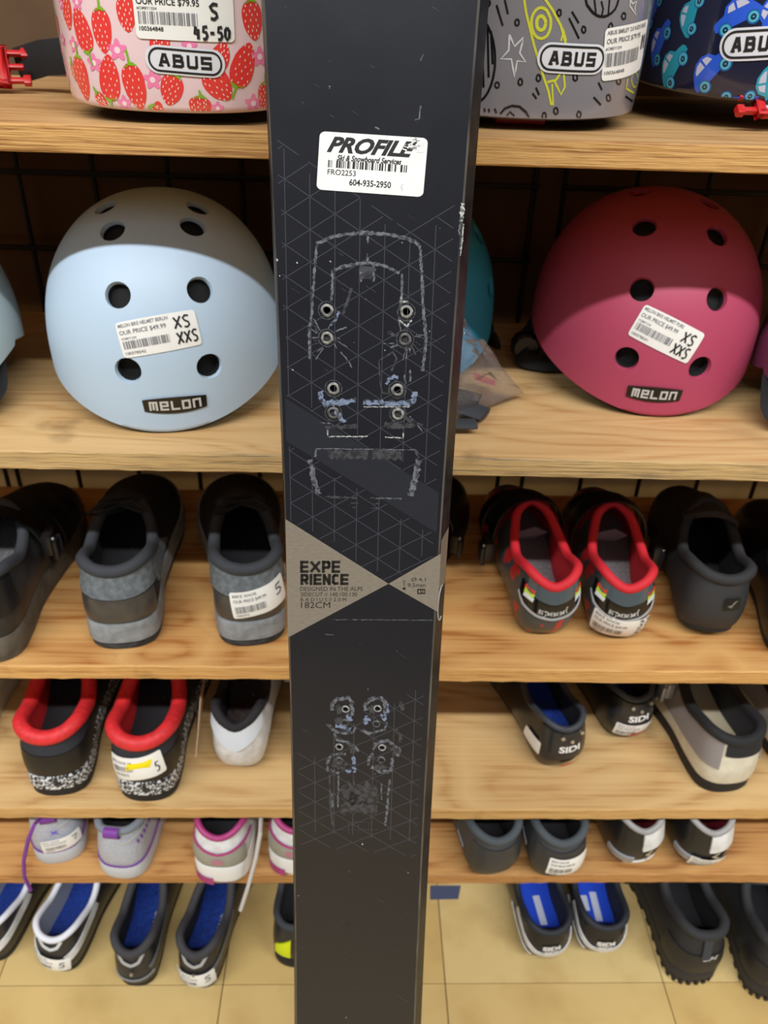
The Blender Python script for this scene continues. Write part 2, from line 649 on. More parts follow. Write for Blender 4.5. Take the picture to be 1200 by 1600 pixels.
# ------------------------------------------------------------------ the ski
SO = V(0.0047146, 0.382192, 0.623009)
lean, yaw, side = 0.21125, 0.14156, -0.0031
SS = V(math.sin(side), math.sin(lean) * math.cos(side), math.cos(lean) * math.cos(side))
ST = V(math.cos(yaw), -math.sin(yaw), 0)
ST = ST - SS * (ST @ SS)
ST /= np.linalg.norm(ST)
SN = np.cross(ST, SS)
SMIN = -SO[2] / SS[2] + 0.001


def sk(x, y):
    d = ray(x, y)
    k = ((SO - CAM) @ SN) / (d @ SN)
    p = CAM + d * k - SO
    return V(p @ ST, p @ SS)


# the ski object: local x across, y along, z out of the top sheet
ski = thing('ski', 'long black downhill ski with bindings removed, leaning upright against the shelves', 'ski')
ski.matrix_world = Matrix(((ST[0], SS[0], SN[0], SO[0]), (ST[1], SS[1], SN[1], SO[1]), (ST[2], SS[2], SN[2], SO[2]), (0, 0, 0, 1)))
S0 = lambda t, s, o=0.0: V(t, s, o)
SP = lambda x, y, o=0.0: V(*sk(x, y), o)          # decal authored from measured points of the top sheet
hw = lambda s: 0.05 + s * s / 40

SKI = bpy.data.materials.new('ski_topsheet')
SKI.use_nodes = True


def ski_mat(m, c1, c2, rough):
    nt = m.node_tree
    b = nt.nodes['Principled BSDF']
    tc = nt.nodes.new('ShaderNodeTexCoord')
    mp = nt.nodes.new('ShaderNodeMapping')
    mp.inputs['Scale'].default_value = (260, 900, 1)
    n = nt.nodes.new('ShaderNodeTexNoise')
    n.inputs['Scale'].default_value = 1
    n.inputs['Detail'].default_value = 3
    r = nt.nodes.new('ShaderNodeValToRGB')
    r.color_ramp.elements[0].color = (*srgb(c1), 1)
    r.color_ramp.elements[1].color = (*srgb(c2), 1)
    nt.links.new(tc.outputs['Object'], mp.inputs[0])
    nt.links.new(mp.outputs[0], n.inputs['Vector'])
    nt.links.new(n.outputs[0], r.inputs[0])
    nt.links.new(r.outputs[0], b.inputs['Base Color'])
    b.inputs['Specular IOR Level'].default_value = 0.36
    n2 = nt.nodes.new('ShaderNodeTexNoise')
    n2.inputs['Scale'].default_value = 30
    n2.inputs['Detail'].default_value = 6
    nt.links.new(tc.outputs['Object'], n2.inputs['Vector'])
    mr = nt.nodes.new('ShaderNodeMapRange')
    mr.inputs['To Min'].default_value = rough - 0.06
    mr.inputs['To Max'].default_value = rough + 0.08
    nt.links.new(n2.outputs[0], mr.inputs[0])
    nt.links.new(mr.outputs[0], b.inputs['Roughness'])


ski_mat(SKI, (22, 24, 30), (29, 31, 38), 0.3)
SKIB = mat('ski_band', (34, 37, 45), 0.32)
SKIL = mat('ski_line', (60, 62, 72), 0.32)
SKID = mat('ski_sidewall', (20, 21, 24), 0.4, rgb2=(40, 41, 44), scale=90, spec=0.15)
EDGEM = mat('ski_worn_edge', (92, 90, 86), 0.4, rgb2=(40, 41, 44), scale=160, stretch=(1, .15, 1))
TAN = bpy.data.materials.new('ski_tan_print')
TAN.use_nodes = True
ski_mat(TAN, (104, 98, 88), (132, 124, 112), 0.42)

toe_holes = [(511, 485, 1), (635, 487, 1), (511, 528, 0), (633, 530, 0), (521, 607, 1), (621, 609, 1), (521, 645, 0), (622, 647, 0)]
heel_holes = [(540, 1108, 1), (590, 1107, 1), (539, 1129, 0), (588, 1131, 0), (530, 1167, 1), (597, 1168, 1), (530, 1188, 0), (596, 1187, 0)]
holes = [(sk(x, y), 0.0022, o) for x, y, o in toe_holes] + [(sk(x, y), 0.0019, o) for x, y, o in heel_holes]

bm = bmesh.new()
edges = []


def loop(pts):
    vs = [bm.verts.new(p) for p in pts]
    es = [bm.edges.new((vs[i], vs[(i + 1) % len(vs)])) for i in range(len(vs))]
    edges.extend(es)
    return vs


CH = 0.0012
SFL = 0.80
ss = [SMIN + (SFL - SMIN) * k / 40 for k in range(41)]
loop([(-(hw(s) - CH), s, 0) for s in ss] + [(hw(s) - CH, s, 0) for s in reversed(ss)])
hl = []
for (c, r, op) in holes:
    hl.append((loop([(c[0] + r * math.cos(2 * PI * k / 14), c[1] + r * math.sin(2 * PI * k / 14), 0) for k in range(14)]), c, r, op))
bmesh.ops.triangle_fill(bm, use_beauty=True, use_dissolve=False, edges=edges)
for f in bm.faces:
    if f.normal.z < 0:
        f.normal_flip()
for vs, c, r, op in hl:
    d = 0.010 if op else 0.0012
    lo = [bm.verts.new((v.co.x, v.co.y, -d)) for v in vs]
    for i in range(14):
        f = bm.faces.new((vs[i], vs[(i + 1) % 14], lo[(i + 1) % 14], lo[i]))
        f.material_index = 1
    f = bm.faces.new(lo)
    f.normal_update()
    if f.normal.z < 0:
        f.normal_flip()
    f.material_index = 1 if op else 2
me = bpy.data.meshes.new('topsheet')
bm.to_mesh(me)
bm.free()
for m in (SKI, mat('hole_dark', (6, 6, 7), 0.8), mat('hole_plug', (46, 46, 46), 0.6)):
    me.materials.append(m)
top = bpy.data.objects.new('topsheet', me)
COL.objects.link(top)
top.parent = ski

body = MB()
SLOPE = 0.0045


def section(s, zo=0.0, taper=1.0, th=0.02):
    w = hw(s) * taper if s < 0.95 else None
    return [V(-(w - CH), s, zo), V(-w, s, zo - CH), V(-w - SLOPE, s, zo - th + 0.002), V(-w - SLOPE, s, zo - th), V(w + SLOPE, s, zo - th),
            V(w + SLOPE, s, zo - th + 0.002), V(w, s, zo - CH), V(w - CH, s, zo)]


thick = lambda s: 0.021 - 0.007 * min(1, abs(s - 0.1) / 0.75)
rows = [section(s, th=thick(s)) for s in ss]
for j, mi in ((0, 1), (1, 0), (2, 0), (3, 0), (4, 0), (5, 0), (6, 1)):
    body.grid([[r[j], r[j + 1]] for r in rows], mi, flip=True)
body.add(rows[0], [tuple(range(8))], 0)
# shovel and upturned tip
tip = []
for k in range(15):
    u = k / 14
    s = SFL + 0.33 * u
    w = (0.066 + 0.006 * u) * math.sqrt(max(0.0004, 1 - max(0, (u - 0.45) / 0.55) ** 2)) if u > 0.2 else hw(SFL) + (0.0672 - hw(SFL)) * u / 0.2
    zo = 0.05 * max(0, (u - 0.45) / 0.55) ** 2
    th = thick(s) - 0.008 * u
    tip.append([V(-(w - CH * min(1, w / .01)), s, zo), V(-w, s, zo - CH), V(-w - SLOPE, s, zo - th), V(w + SLOPE, s, zo - th), V(w, s, zo - CH), V(w - CH * min(1, w / .01), s, zo)])
body.grid(tip, 0, close=True, flip=True)
body.build('ski_body', [SKID, EDGEM], ski, sharp=25)

# grey rims round the screw holes, squeezed up by the screws
RIM = mat('hole_rim_grey', (150, 150, 146), 0.5, rgb2=(84, 84, 84), scale=420)
RIM2 = mat('hole_rim_dark', (92, 92, 92), 0.55, rgb2=(48, 48, 50), scale=420)
for k, (c, r, op) in enumerate(holes):
    a = MB()
    R0 = (1.75 if k < 8 else 1.6) * r
    rows = []
    for (rr, z) in ((1.0, 0.0), (1.02, 0.0007), (1.25, 0.0009), (1.5, 0.0006), (1.75, 0.00005)):
        q = r + (R0 - r) * (rr - 1) / 0.75
        rows.append([V(c[0] + q * (1 + 0.05 * math.sin(3 * t + k)) * math.cos(t), c[1] + q * math.sin(t), z if rr > 1.0 else -0.0006)
                     for t in [2 * PI * j / 20 for j in range(20)]])
    a.grid(rows, 0, close=True)
    a.build('hole_rim', [RIM if (op or k in (2, 7)) else RIM2], ski, sharp=80)
    if k < 8:                                # pressed circle round each toe hole
        a = MB()
        stroke(a, S0, [(c[0] + r * 2.35 * math.cos(t), c[1] + r * 2.35 * math.sin(t)) for t in [2 * PI * j / 28 for j in range(28)]],
               0.0006, 0, 0.00022, closed=True, jit=0.6)
        a.build('pressed_ring', [mat('scuff_dark', (70, 72, 76), 0.6, rgb2=(34, 36, 40), scale=500)], ski, smooth=False)

# triangular line print
a = MB()
t0, sref = sk(563, 309)
ht = (sk(602, 339)[0] - sk(484, 306)[0]) / 3
vs_ = (sk(563, 309)[1] - sk(563, 361)[1])
slope = 0.5 * vs_ / ht


def topy(t):                # lower V-shaped start of the print on the shovel side
    k = abs(((t - t0) / ht))
    return sref + (slope * ht * k if t < t0 else min(-slope * ht * 2 + abs((t - t0) / ht - 2) * slope * ht, 9))


b0, b1 = sk(445, 655), sk(690, 805)
bsl = (b1[1] - b0[1]) / (b1[0] - b0[0])
apex = sk(607, 912)
tl, bl_ = sk(446, 811), sk(450, 996)
tr, br = sk(689, 865), sk(684, 956)
BW = abs(sk(560, 690)[1] - sk(560, 755)[1]) / 2


def keep(t, s):
    if abs(t) > hw(s) - 0.004:
        return False
    if s > topy(t):
        return False
    if abs(s - (b0[1] + bsl * (t - b0[0]))) < BW:
        return False
    up = apex[1] + (tl[1] - apex[1]) * (t - apex[0]) / (tl[0] - apex[0]) if t < apex[0] else apex[1] + (tr[1] - apex[1]) * (t - apex[0]) / (tr[0] - apex[0])
    if s > up:
        return True
    lowv = sk(590, 1102)
    if s < lowv[1] + (t - lowv[0]) * 0.62 and t > -0.02 and s > sk(560, 1330)[1]:
        return True
    if s < sk(560, 1180)[1] and s > sk(560, 1330)[1]:
        return True
    return False


def seg_line(p, q, w):
    n = 90
    run = []
    for i in range(n + 1):
        u = i / n
        t, s = p[0] + (q[0] - p[0]) * u, p[1] + (q[1] - p[1]) * u
        if keep(t, s):
            run.append((t, s))
        else:
            if len(run) > 1:
                stroke(a, S0, [run[0], run[-1]], w, 0, 0.00006)
            run = []
    if len(run) > 1:
        stroke(a, S0, [run[0], run[-1]], w, 0, 0.00006)


for k in range(-5, 6):
    t = t0 + k * ht
    seg_line((t, sref + 0.12), (t, -0.02), 0.00045)
for k in range(-6, 34):
    s = sref - k * vs_
    for sg in (-1, 1):
        seg_line((-0.06, s + sg * slope * (-0.06 - t0)), (0.06, s + sg * slope * (0.06 - t0)), 0.00045)
a.build('printed_lines', [SKIL], ski, smooth=False)['kind'] = 'stuff'
a = MB()
lx, rx_ = -(hw(0.3) - 0.003), hw(0.25) - 0.003
a.add([V(lx, b0[1] + bsl * (lx - b0[0]) - BW, 0.00005), V(rx_, b0[1] + bsl * (rx_ - b0[0]) - BW, 0.00005),
       V(rx_, b0[1] + bsl * (rx_ - b0[0]) + BW, 0.00005), V(lx, b0[1] + bsl * (lx - b0[0]) + BW, 0.00005)], [(0, 1, 2, 3)])
a.build('grey_band_print', [SKIB], ski, smooth=False)
a = MB()
a.add([V(*tl, 0.0001), V(*bl_, 0.0001), V(*apex, 0.0001)], [(0, 1, 2)])
a.add([V(*tr, 0.0001), V(*apex, 0.0001), V(*br, 0.0001)], [(0, 1, 2)])
a.build('tan_panel', [TAN], ski, smooth=False, label='tan bow-tie print')
def sidept(s, d):            # point on the sloping right sidewall, d below the top sheet
    return V(hw(s) + SLOPE * (d - CH) / (thick(s) - 0.002 - CH) + 0.0003, s, -d)


a = MB()                                              # tan print carried round the right sidewall
sA, sB = sk(690, 846)[1], sk(690, 927)[1]
a.add([sidept(sA, 0.0016), sidept(sB + 0.002, 0.0016), sidept(sB, 0.0165), sidept(sA + 0.004, 0.0165)], [(0, 1, 2, 3)])
a.build('tan_sidewall_print', [TAN], ski, smooth=False)
a = MB()
sc = sk(690, 952)[1]
ring = [sidept(sc + 0.013 * math.sin(t), 0.0095 + 0.006 * math.cos(t)) for t in [PI * (0.4 + 1.25 * j / 14) for j in range(15)]]
a.tube(ring, 0.0005, 6)
a.build('sidewall_emblem', [mat('print_silver', (170, 172, 172), 0.4)], ski)

# lettering on the tan print
PRINTK = mat('ski_print_black', (26, 26, 28), 0.4)


def sktext(s, x0, x1, yb, h, bold=0.02, shear=0.0, rise=0.0):
    p0, p1, p2 = sk(x0, yb), sk(x1, yb + rise), sk(x0, yb - h)
    ex, ey = (p1 - p0), (p2 - p0)
    vs, fs, asp = text_data(s, bold, shear)
    a = MB()
    a.add([V(*(p0 + ex * q[0] + ey * q[1]), 0.0002) for q in vs], fs, 0)
    a.build('lettering', [PRINTK], ski, smooth=False)


for wd_, x0, x1, yb, hh_ in (('EXPE', 469, 531.5, 895, 19), ('RiENCE', 469.5, 544.5, 914, 17.5)):
    p0, p1 = sk(x0, yb), sk(x1, yb)
    a = MB()
    p2 = sk(x0, yb - hh_)
    lx_, ly_ = np.linalg.norm(p1 - p0), np.linalg.norm(p2 - p0)
    SB = lambda x, y, o=0.0, p0=p0, e1=(p1 - p0) / lx_, e2=(p2 - p0) / ly_: V(*(p0 + e1 * x + e2 * y), o)
    block(a, SB, wd_, 0, 0, lx_, ly_, .0020, 0, .0002, gap=.12, narrow={'i': .34, 'C': .9, 'X': 1.3})
    a.build('lettering', [PRINTK], ski, smooth=False)
sktext('DESIGNED IN THE ALPS', 469, 567, 923, 6.2, 0.0)
sktext('SIDECUT // 140.100.130', 470, 558, 931.5, 6, 0.0)
sktext('R A D I U S // 2 0 M', 470, 541, 939.5, 5.6, 0.0)
sktext('182CM', 470.5, 516, 950, 9.5, 0.0)
sktext('Ø 4,1', 643, 665, 909, 6.5, 0.0)
sktext('9,5mm', 637, 665, 918, 7, 0.0)
a = MB()
rc = [sk(x, y) for x, y in ((652, 928), (664.5, 928), (664.5, 920), (652, 920))]
a.add([V(*p, 0.0002) for p in rc], [(0, 1, 2, 3)], 0)
for (x0, x1, y0, y1) in ((654, 657, 922, 926), (658.5, 659.8, 922, 926), (661, 663, 922, 926)):
    a.add([V(*sk(*p), 0.0003) for p in ((x0, y1), (x1, y1), (x1, y0), (x0, y0))], [(0, 1, 2, 3)], 1)
a.build('size_mark', [PRINTK, TAN], ski, smooth=False)
a = MB()
for k in range(5):                                   # little screw pictogram
    y = 907 + k * 2.6
    a.add([V(*sk(*p), 0.0002) for p in ((629.5 + .3 * k, y + 1.4), (633.5 - .3 * k, y + 1.0), (633.5 - .3 * k, y), (629.5 + .3 * k, y + .4))], [(0, 1, 2, 3)], 0)
poly(a, SP, ell(631.5, 919.5, 2.8, 1.8), 0, 0.0002, 1)
a.build('screw_pictogram', [PRINTK], ski, smooth=False)['kind'] = 'stuff'

# binding scuffs
SC1 = mat('scuff_grey', (96, 100, 108), 0.6, rgb2=(34, 36, 42), scale=330, lo=0.42, hi=0.62, detail=6)
SC2 = mat('scuff_blue', (110, 124, 150), 0.5, rgb2=(30, 33, 40), scale=300, lo=0.45, hi=0.6, detail=6)
SC3 = mat('scuff_pale', (172, 176, 172), 0.55, rgb2=(60, 63, 68), scale=500, lo=0.45, hi=0.62, detail=6)
SC4 = mat('scuff_faint', (58, 60, 66), 0.5, rgb2=(27, 29, 34), scale=260, lo=0.42, hi=0.62, detail=6)


def scuff(groups, name, label=None):
    mb = MB()
    for pts, w, mi in groups:
        dens = []
        for p, q in zip(pts, pts[1:]):
            k = max(1, int(math.hypot(q[0] - p[0], q[1] - p[1]) / 3))
            dens += [(p[0] + (q[0] - p[0]) * i / k, p[1] + (q[1] - p[1]) * i / k) for i in range(k)]
        dens.append(pts[-1])
        dens = [(x + rnd.uniform(-.35, .35), y + rnd.uniform(-.35, .35)) for x, y in dens]
        mb_off = 0.00012 + 0.00002 * mi
        stroke(mb, SP, dens, w, mi, mb_off, jit=0.45)
    o = mb.build(name, [SC1, SC2, SC3, SC4], ski, smooth=False, label=label)
    o['kind'] = 'stuff'
    return o


arch = [(495, 381), (504, 376), (520, 370), (540, 366), (562, 364), (585, 364), (605, 366), (625, 370), (645, 376), (656, 383)]
scuff([(arch, 5.5, 0), ([(495, 381), (491, 430), (487, 490), (483, 520), (484, 560)], 4, 0), ([(656, 383), (659, 430), (661, 480), (666, 530), (660, 580)], 4.5, 0),
       ([(484, 528), (500, 527)], 2, 0), ([(575, 368), (575, 380)], 3, 0)], 'scuff_outline')
arch2 = [(522, 422), (540, 416), (560, 412), (575, 411), (592, 413), (608, 418), (624, 427)]
scuff([(arch2, 5, 0), ([(574, 396), (574, 412)], 3, 0), ([(564, 414), (564, 440)], 4, 0), ([(584, 414), (584, 440)], 4, 0), ([(574, 416), (574, 436)], 20, 3),
       ([(520, 422), (518, 470)], 4, 0), ([(550, 450), (540, 478), (536, 490)], 4, 3), ([(628, 428), (628, 460), (624, 485)], 4, 0),
       ([(530, 486), (526, 498), (516, 508)], 3.5, 1), ([(626, 464), (628, 470), (638, 472)], 3.5, 2), ([(624, 500), (636, 510), (643, 500)], 2.4, 2)], 'scuff_arch')
bur = []
for cx, cy in ((511, 528), (633, 530)):
    for k in range(16):
        an = rnd.uniform(0, 2 * PI)
        r0, r1 = rnd.uniform(14, 18), rnd.uniform(20, 38)
        bur.append(([(cx + r0 * math.cos(an), cy + r0 * math.sin(an)), (cx + r1 * math.cos(an + .15), cy + r1 * math.sin(an + .15))], rnd.uniform(1, 2.4), rnd.choice((0, 0, 3))))
bur += [([(532, 550), (545, 565), (550, 575)], 2, 0), ([(592, 562), (594, 600), (598, 614), (607, 615), (609, 600)], 2, 3), ([(594, 562), (614, 550), (620, 560), (612, 580)], 3, 3),
        ([(603, 600), (608, 592), (616, 588), (622, 590)], 5, 1), ([(632, 585), (634, 600)], 3, 0), ([(641, 578), (641, 596)], 3, 0)]
scuff(bur, 'scuff_burst')
scuff([([(500, 612), (502, 624), (508, 631), (530, 629), (556, 625)], 9, 1), ([(568, 628), (600, 630), (636, 631), (647, 626), (648, 612)], 9, 1), ([(568, 635.5), (640, 635.5)], 1.4, 2),
       ([(525, 640), (534, 655), (538, 660)], 7, 1), ([(508, 668), (560, 666)], 6, 3), ([(600, 664), (640, 666), (650, 660)], 8, 3), ([(512, 672), (512, 682), (574, 682)], 1.8, 2),
       ([(602, 683), (630, 684), (630, 676)], 1.6, 2), ([(500, 660), (516, 662)], 2, 0), ([(634, 655), (660, 665)], 5, 3), ([(640, 650), (662, 676)], 2, 0)], 'scuff_bar')
scuff([([(493, 701), (650, 703)], 1.6, 0), ([(512, 710), (575, 710)], 13, 3), ([(582, 708), (628, 711)], 15, 3), ([(485, 718), (490, 745), (497, 772)], 8, 0),
       ([(655, 718), (650, 745), (641, 775)], 9, 0), ([(494, 703), (492, 714)], 3, 0), ([(650, 703), (654, 716)], 4, 3), ([(508, 776), (558, 778)], 3, 3), ([(578, 778), (628, 779)], 2, 0),
       ([(548, 786), (560, 786)], 1.5, 3), ([(580, 787), (592, 787)], 1.5, 3), ([(551, 793), (558, 793)], 1.5, 3), ([(580, 794), (590, 794)], 1.5, 3)], 'scuff_plate')
h = []
for cx, cy in ((540, 1100), (592, 1100)):
    h += [([(cx - 20, cy + 10), (cx - 22, cy), (cx - 12, cy - 8), (cx + 4, cy - 10), (cx + 10, cy - 2), (cx + 10, cy + 18)], 6, 0),
          ([(cx - 14, cy + 2), (cx - 8, cy + 14)], 10, 3), ([(cx + 2, cy + 16), (cx + 10, cy + 26)], 7, 1)]
h += [([(511, 1130), (520, 1140), (536, 1146), (552, 1144), (556, 1136)], 4, 0), ([(524, 1128), (536, 1122)], 9, 3), ([(524, 1133), (548, 1140)], 7, 1),
      ([(564, 1140), (576, 1146), (602, 1140), (604, 1128)], 4, 0), ([(568, 1128), (578, 1122)], 10, 1), ([(600, 1120), (606, 1112), (604, 1100)], 5, 1),
      ([(522, 1146), (526, 1156), (540, 1158), (556, 1168), (560, 1174)], 4, 0), ([(546, 1162), (554, 1176)], 9, 3), ([(582, 1170), (590, 1160), (606, 1157), (614, 1164), (624, 1172), (620, 1182)], 5, 0),
      ([(612, 1168), (620, 1178)], 10, 3), ([(512, 1206), (511, 1192), (518, 1180), (540, 1178)], 4, 0), ([(552, 1182), (553, 1204), (540, 1206)], 6, 1), ([(576, 1196), (576, 1184), (584, 1178)], 4, 0),
      ([(612, 1184), (612, 1204), (596, 1206), (580, 1198)], 5, 0), ([(516, 1204), (530, 1208)], 5, 0), ([(520, 1190), (540, 1200)], 12, 3), ([(586, 1196), (604, 1198)], 10, 3)]
scuff(h, 'scuff_heel_holes')
scuff([([(515, 1210), (516, 1250), (520, 1290)], 3, 3), ([(518, 1240), (520, 1262)], 4, 0), ([(529, 1210), (528, 1262)], 2.4, 0), ([(596, 1225), (596, 1250)], 2.4, 0), ([(609, 1218), (606, 1250), (602, 1290)], 3.5, 0),
       ([(534, 1228), (545, 1244), (560, 1246)], 12, 3), ([(532, 1262), (590, 1262)], 18, 3), ([(545, 1240), (590, 1240)], 30, 3), ([(552, 1244), (560, 1242)], 4, 1),
       ([(545, 1284), (545, 1302)], 1, 3), ([(560, 1284), (560, 1302)], 1, 3), ([(576, 1284), (576, 1302)], 1, 3), ([(545, 1284), (576, 1284)], 1, 3), ([(532, 1296), (590, 1296)], 1, 3),
       ([(625, 1095), (630, 1110)], 6, 3), ([(618, 1140), (626, 1150), (624, 1160)], 5, 3)], 'scuff_heel_plate')
sp = [([(657, 165), (655, 185), (648, 188)], 2, 0), ([(586, 199), (593, 202)], 3, 0), ([(633, 275), (630, 292)], 1.2, 0), ([(520, 968), (680, 969)], 1.0, 0), ([(508, 991), (521, 992)], 1, 0),
      ([(657, 95), (661, 85)], 2, 0), ([(724, 318), (722, 330), (721, 346)], 6, 2), ([(720, 346), (717, 360), (721, 374), (718, 390)], 2.2, 0), ([(724, 350), (722, 380), (719, 400)], 2, 2), ([(432, 404), (434, 408)], 3, 2)]
for k in range(60):
    y = rnd.choice((rnd.uniform(10, 210), rnd.uniform(330, 600), rnd.uniform(1300, 1590), rnd.uniform(1000, 1590)))
    x = rnd.uniform(455 if y > 600 else 430, 645 if y > 900 else 690)
    if rnd.random() < 0.55:
        sp.append(([(x, y), (x + rnd.uniform(1, 2.5), y + rnd.uniform(0.5, 2))], rnd.uniform(1, 2.2), rnd.choice((0, 3, 2))))
    else:
        L_ = rnd.uniform(6, 22)
        sp.append(([(x, y), (x + L_, y + L_ * 0.62)], rnd.uniform(.6, 1.1), 3))
scuff(sp, 'scratches')

# shop sticker
cq = [sk(x, y) for x, y in ((494.5, 296), (661, 308), (669, 216), (500, 205))]      # bl br tr tl


def SQ(x, y, o=0.0):
    p = cq[0] * (1 - x) * (1 - y) + cq[1] * x * (1 - y) + cq[2] * x * y + cq[3] * (1 - x) * y
    return V(p[0], p[1], o)


a = MB()
poly(a, SQ, [(x, y) for x, y in [(0.5 + px_ / 0.06 / 1.0, 0.5 + py_ / 0.037) for px_, py_ in rrect(0.06, 0.037, 0.0032)]], 0, 0.0003, 1)
stk = a.build('shop_sticker', [mat('sticker_white', (232, 233, 231), 0.42, rgb2=(222, 223, 222), scale=80)], ski, smooth=False, label='white rounded sticker with black print')
a = MB()
text(a, SQ, 'PROFILE', 0.075, 0.655, 0.83, 0.275, 0, 0.0004, 0.042, 0.42)
text(a, SQ, 'Ski & Snowboard Services', 0.175, 0.525, 0.60, 0.10, 0, 0.0004, 0.03, 0.30)
for x0, w in [(0, .012), (.018, .006), (.035, .006), (.085, .02), (.112, .02), (.138, .01), (.158, .01), (.18, .006), (.2, .02), (.225, .006), (.255, .026), (.29, .006), (.305, .01), (.33, .014),
              (.35, .02), (.385, .02), (.41, .006), (.43, .006), (.45, .022), (.49, .006), (.51, .006), (.53, .018), (.555, .018), (.59, .01), (.62, .03), (.66, .006), (.69, .016), (.75, .022), (.785, .01), (.805, .012)]:
    x = 0.095 + x0 * 0.90
    rect(a, SQ, x, 0.40, x + w * 0.9, 0.525, 0, 0.0004)
text(a, SQ, 'FRO2253', 0.095, 0.275, 0.265, 0.095, 0, 0.0004, 0.006)
text(a, SQ, '604-935-2950', 0.305, 0.11, 0.39, 0.115, 0, 0.0004, 0.02)
stroke(a, SQ, [(0.805, 0.20), (0.79, 0.15), (0.805, 0.09)], 0.008, 1, 0.0004)
a.build('sticker_print', [INK, mat('ink_pale', (180, 180, 180), 0.5)], stk, smooth=False)
a = MB()
for k in range(16):
    x, y = 0.88 + rnd.uniform(-.08, .08), 0.9 + rnd.uniform(-.12, .06)
    stroke(a, SQ, [(x, y), (x + rnd.uniform(-.03, .03), y + rnd.uniform(-.04, .04)), (x + rnd.uniform(-.05, .05), y + rnd.uniform(-.05, .05))], rnd.uniform(.005, .016), rnd.choice((0, 1)), 0.0005)
a.build('sticker_wear', [mat('sticker_worn', (150, 150, 152), 0.5), WHITE], stk, smooth=False)
# ------------------------------------------------------------------ helmets
EPS = mat('foam_black', (14, 14, 15), 0.85)
STRAPM = mat('strap_webbing', (18, 18, 20), 0.8)
BUCK = mat('buckle_red', (196, 30, 34), 0.35)


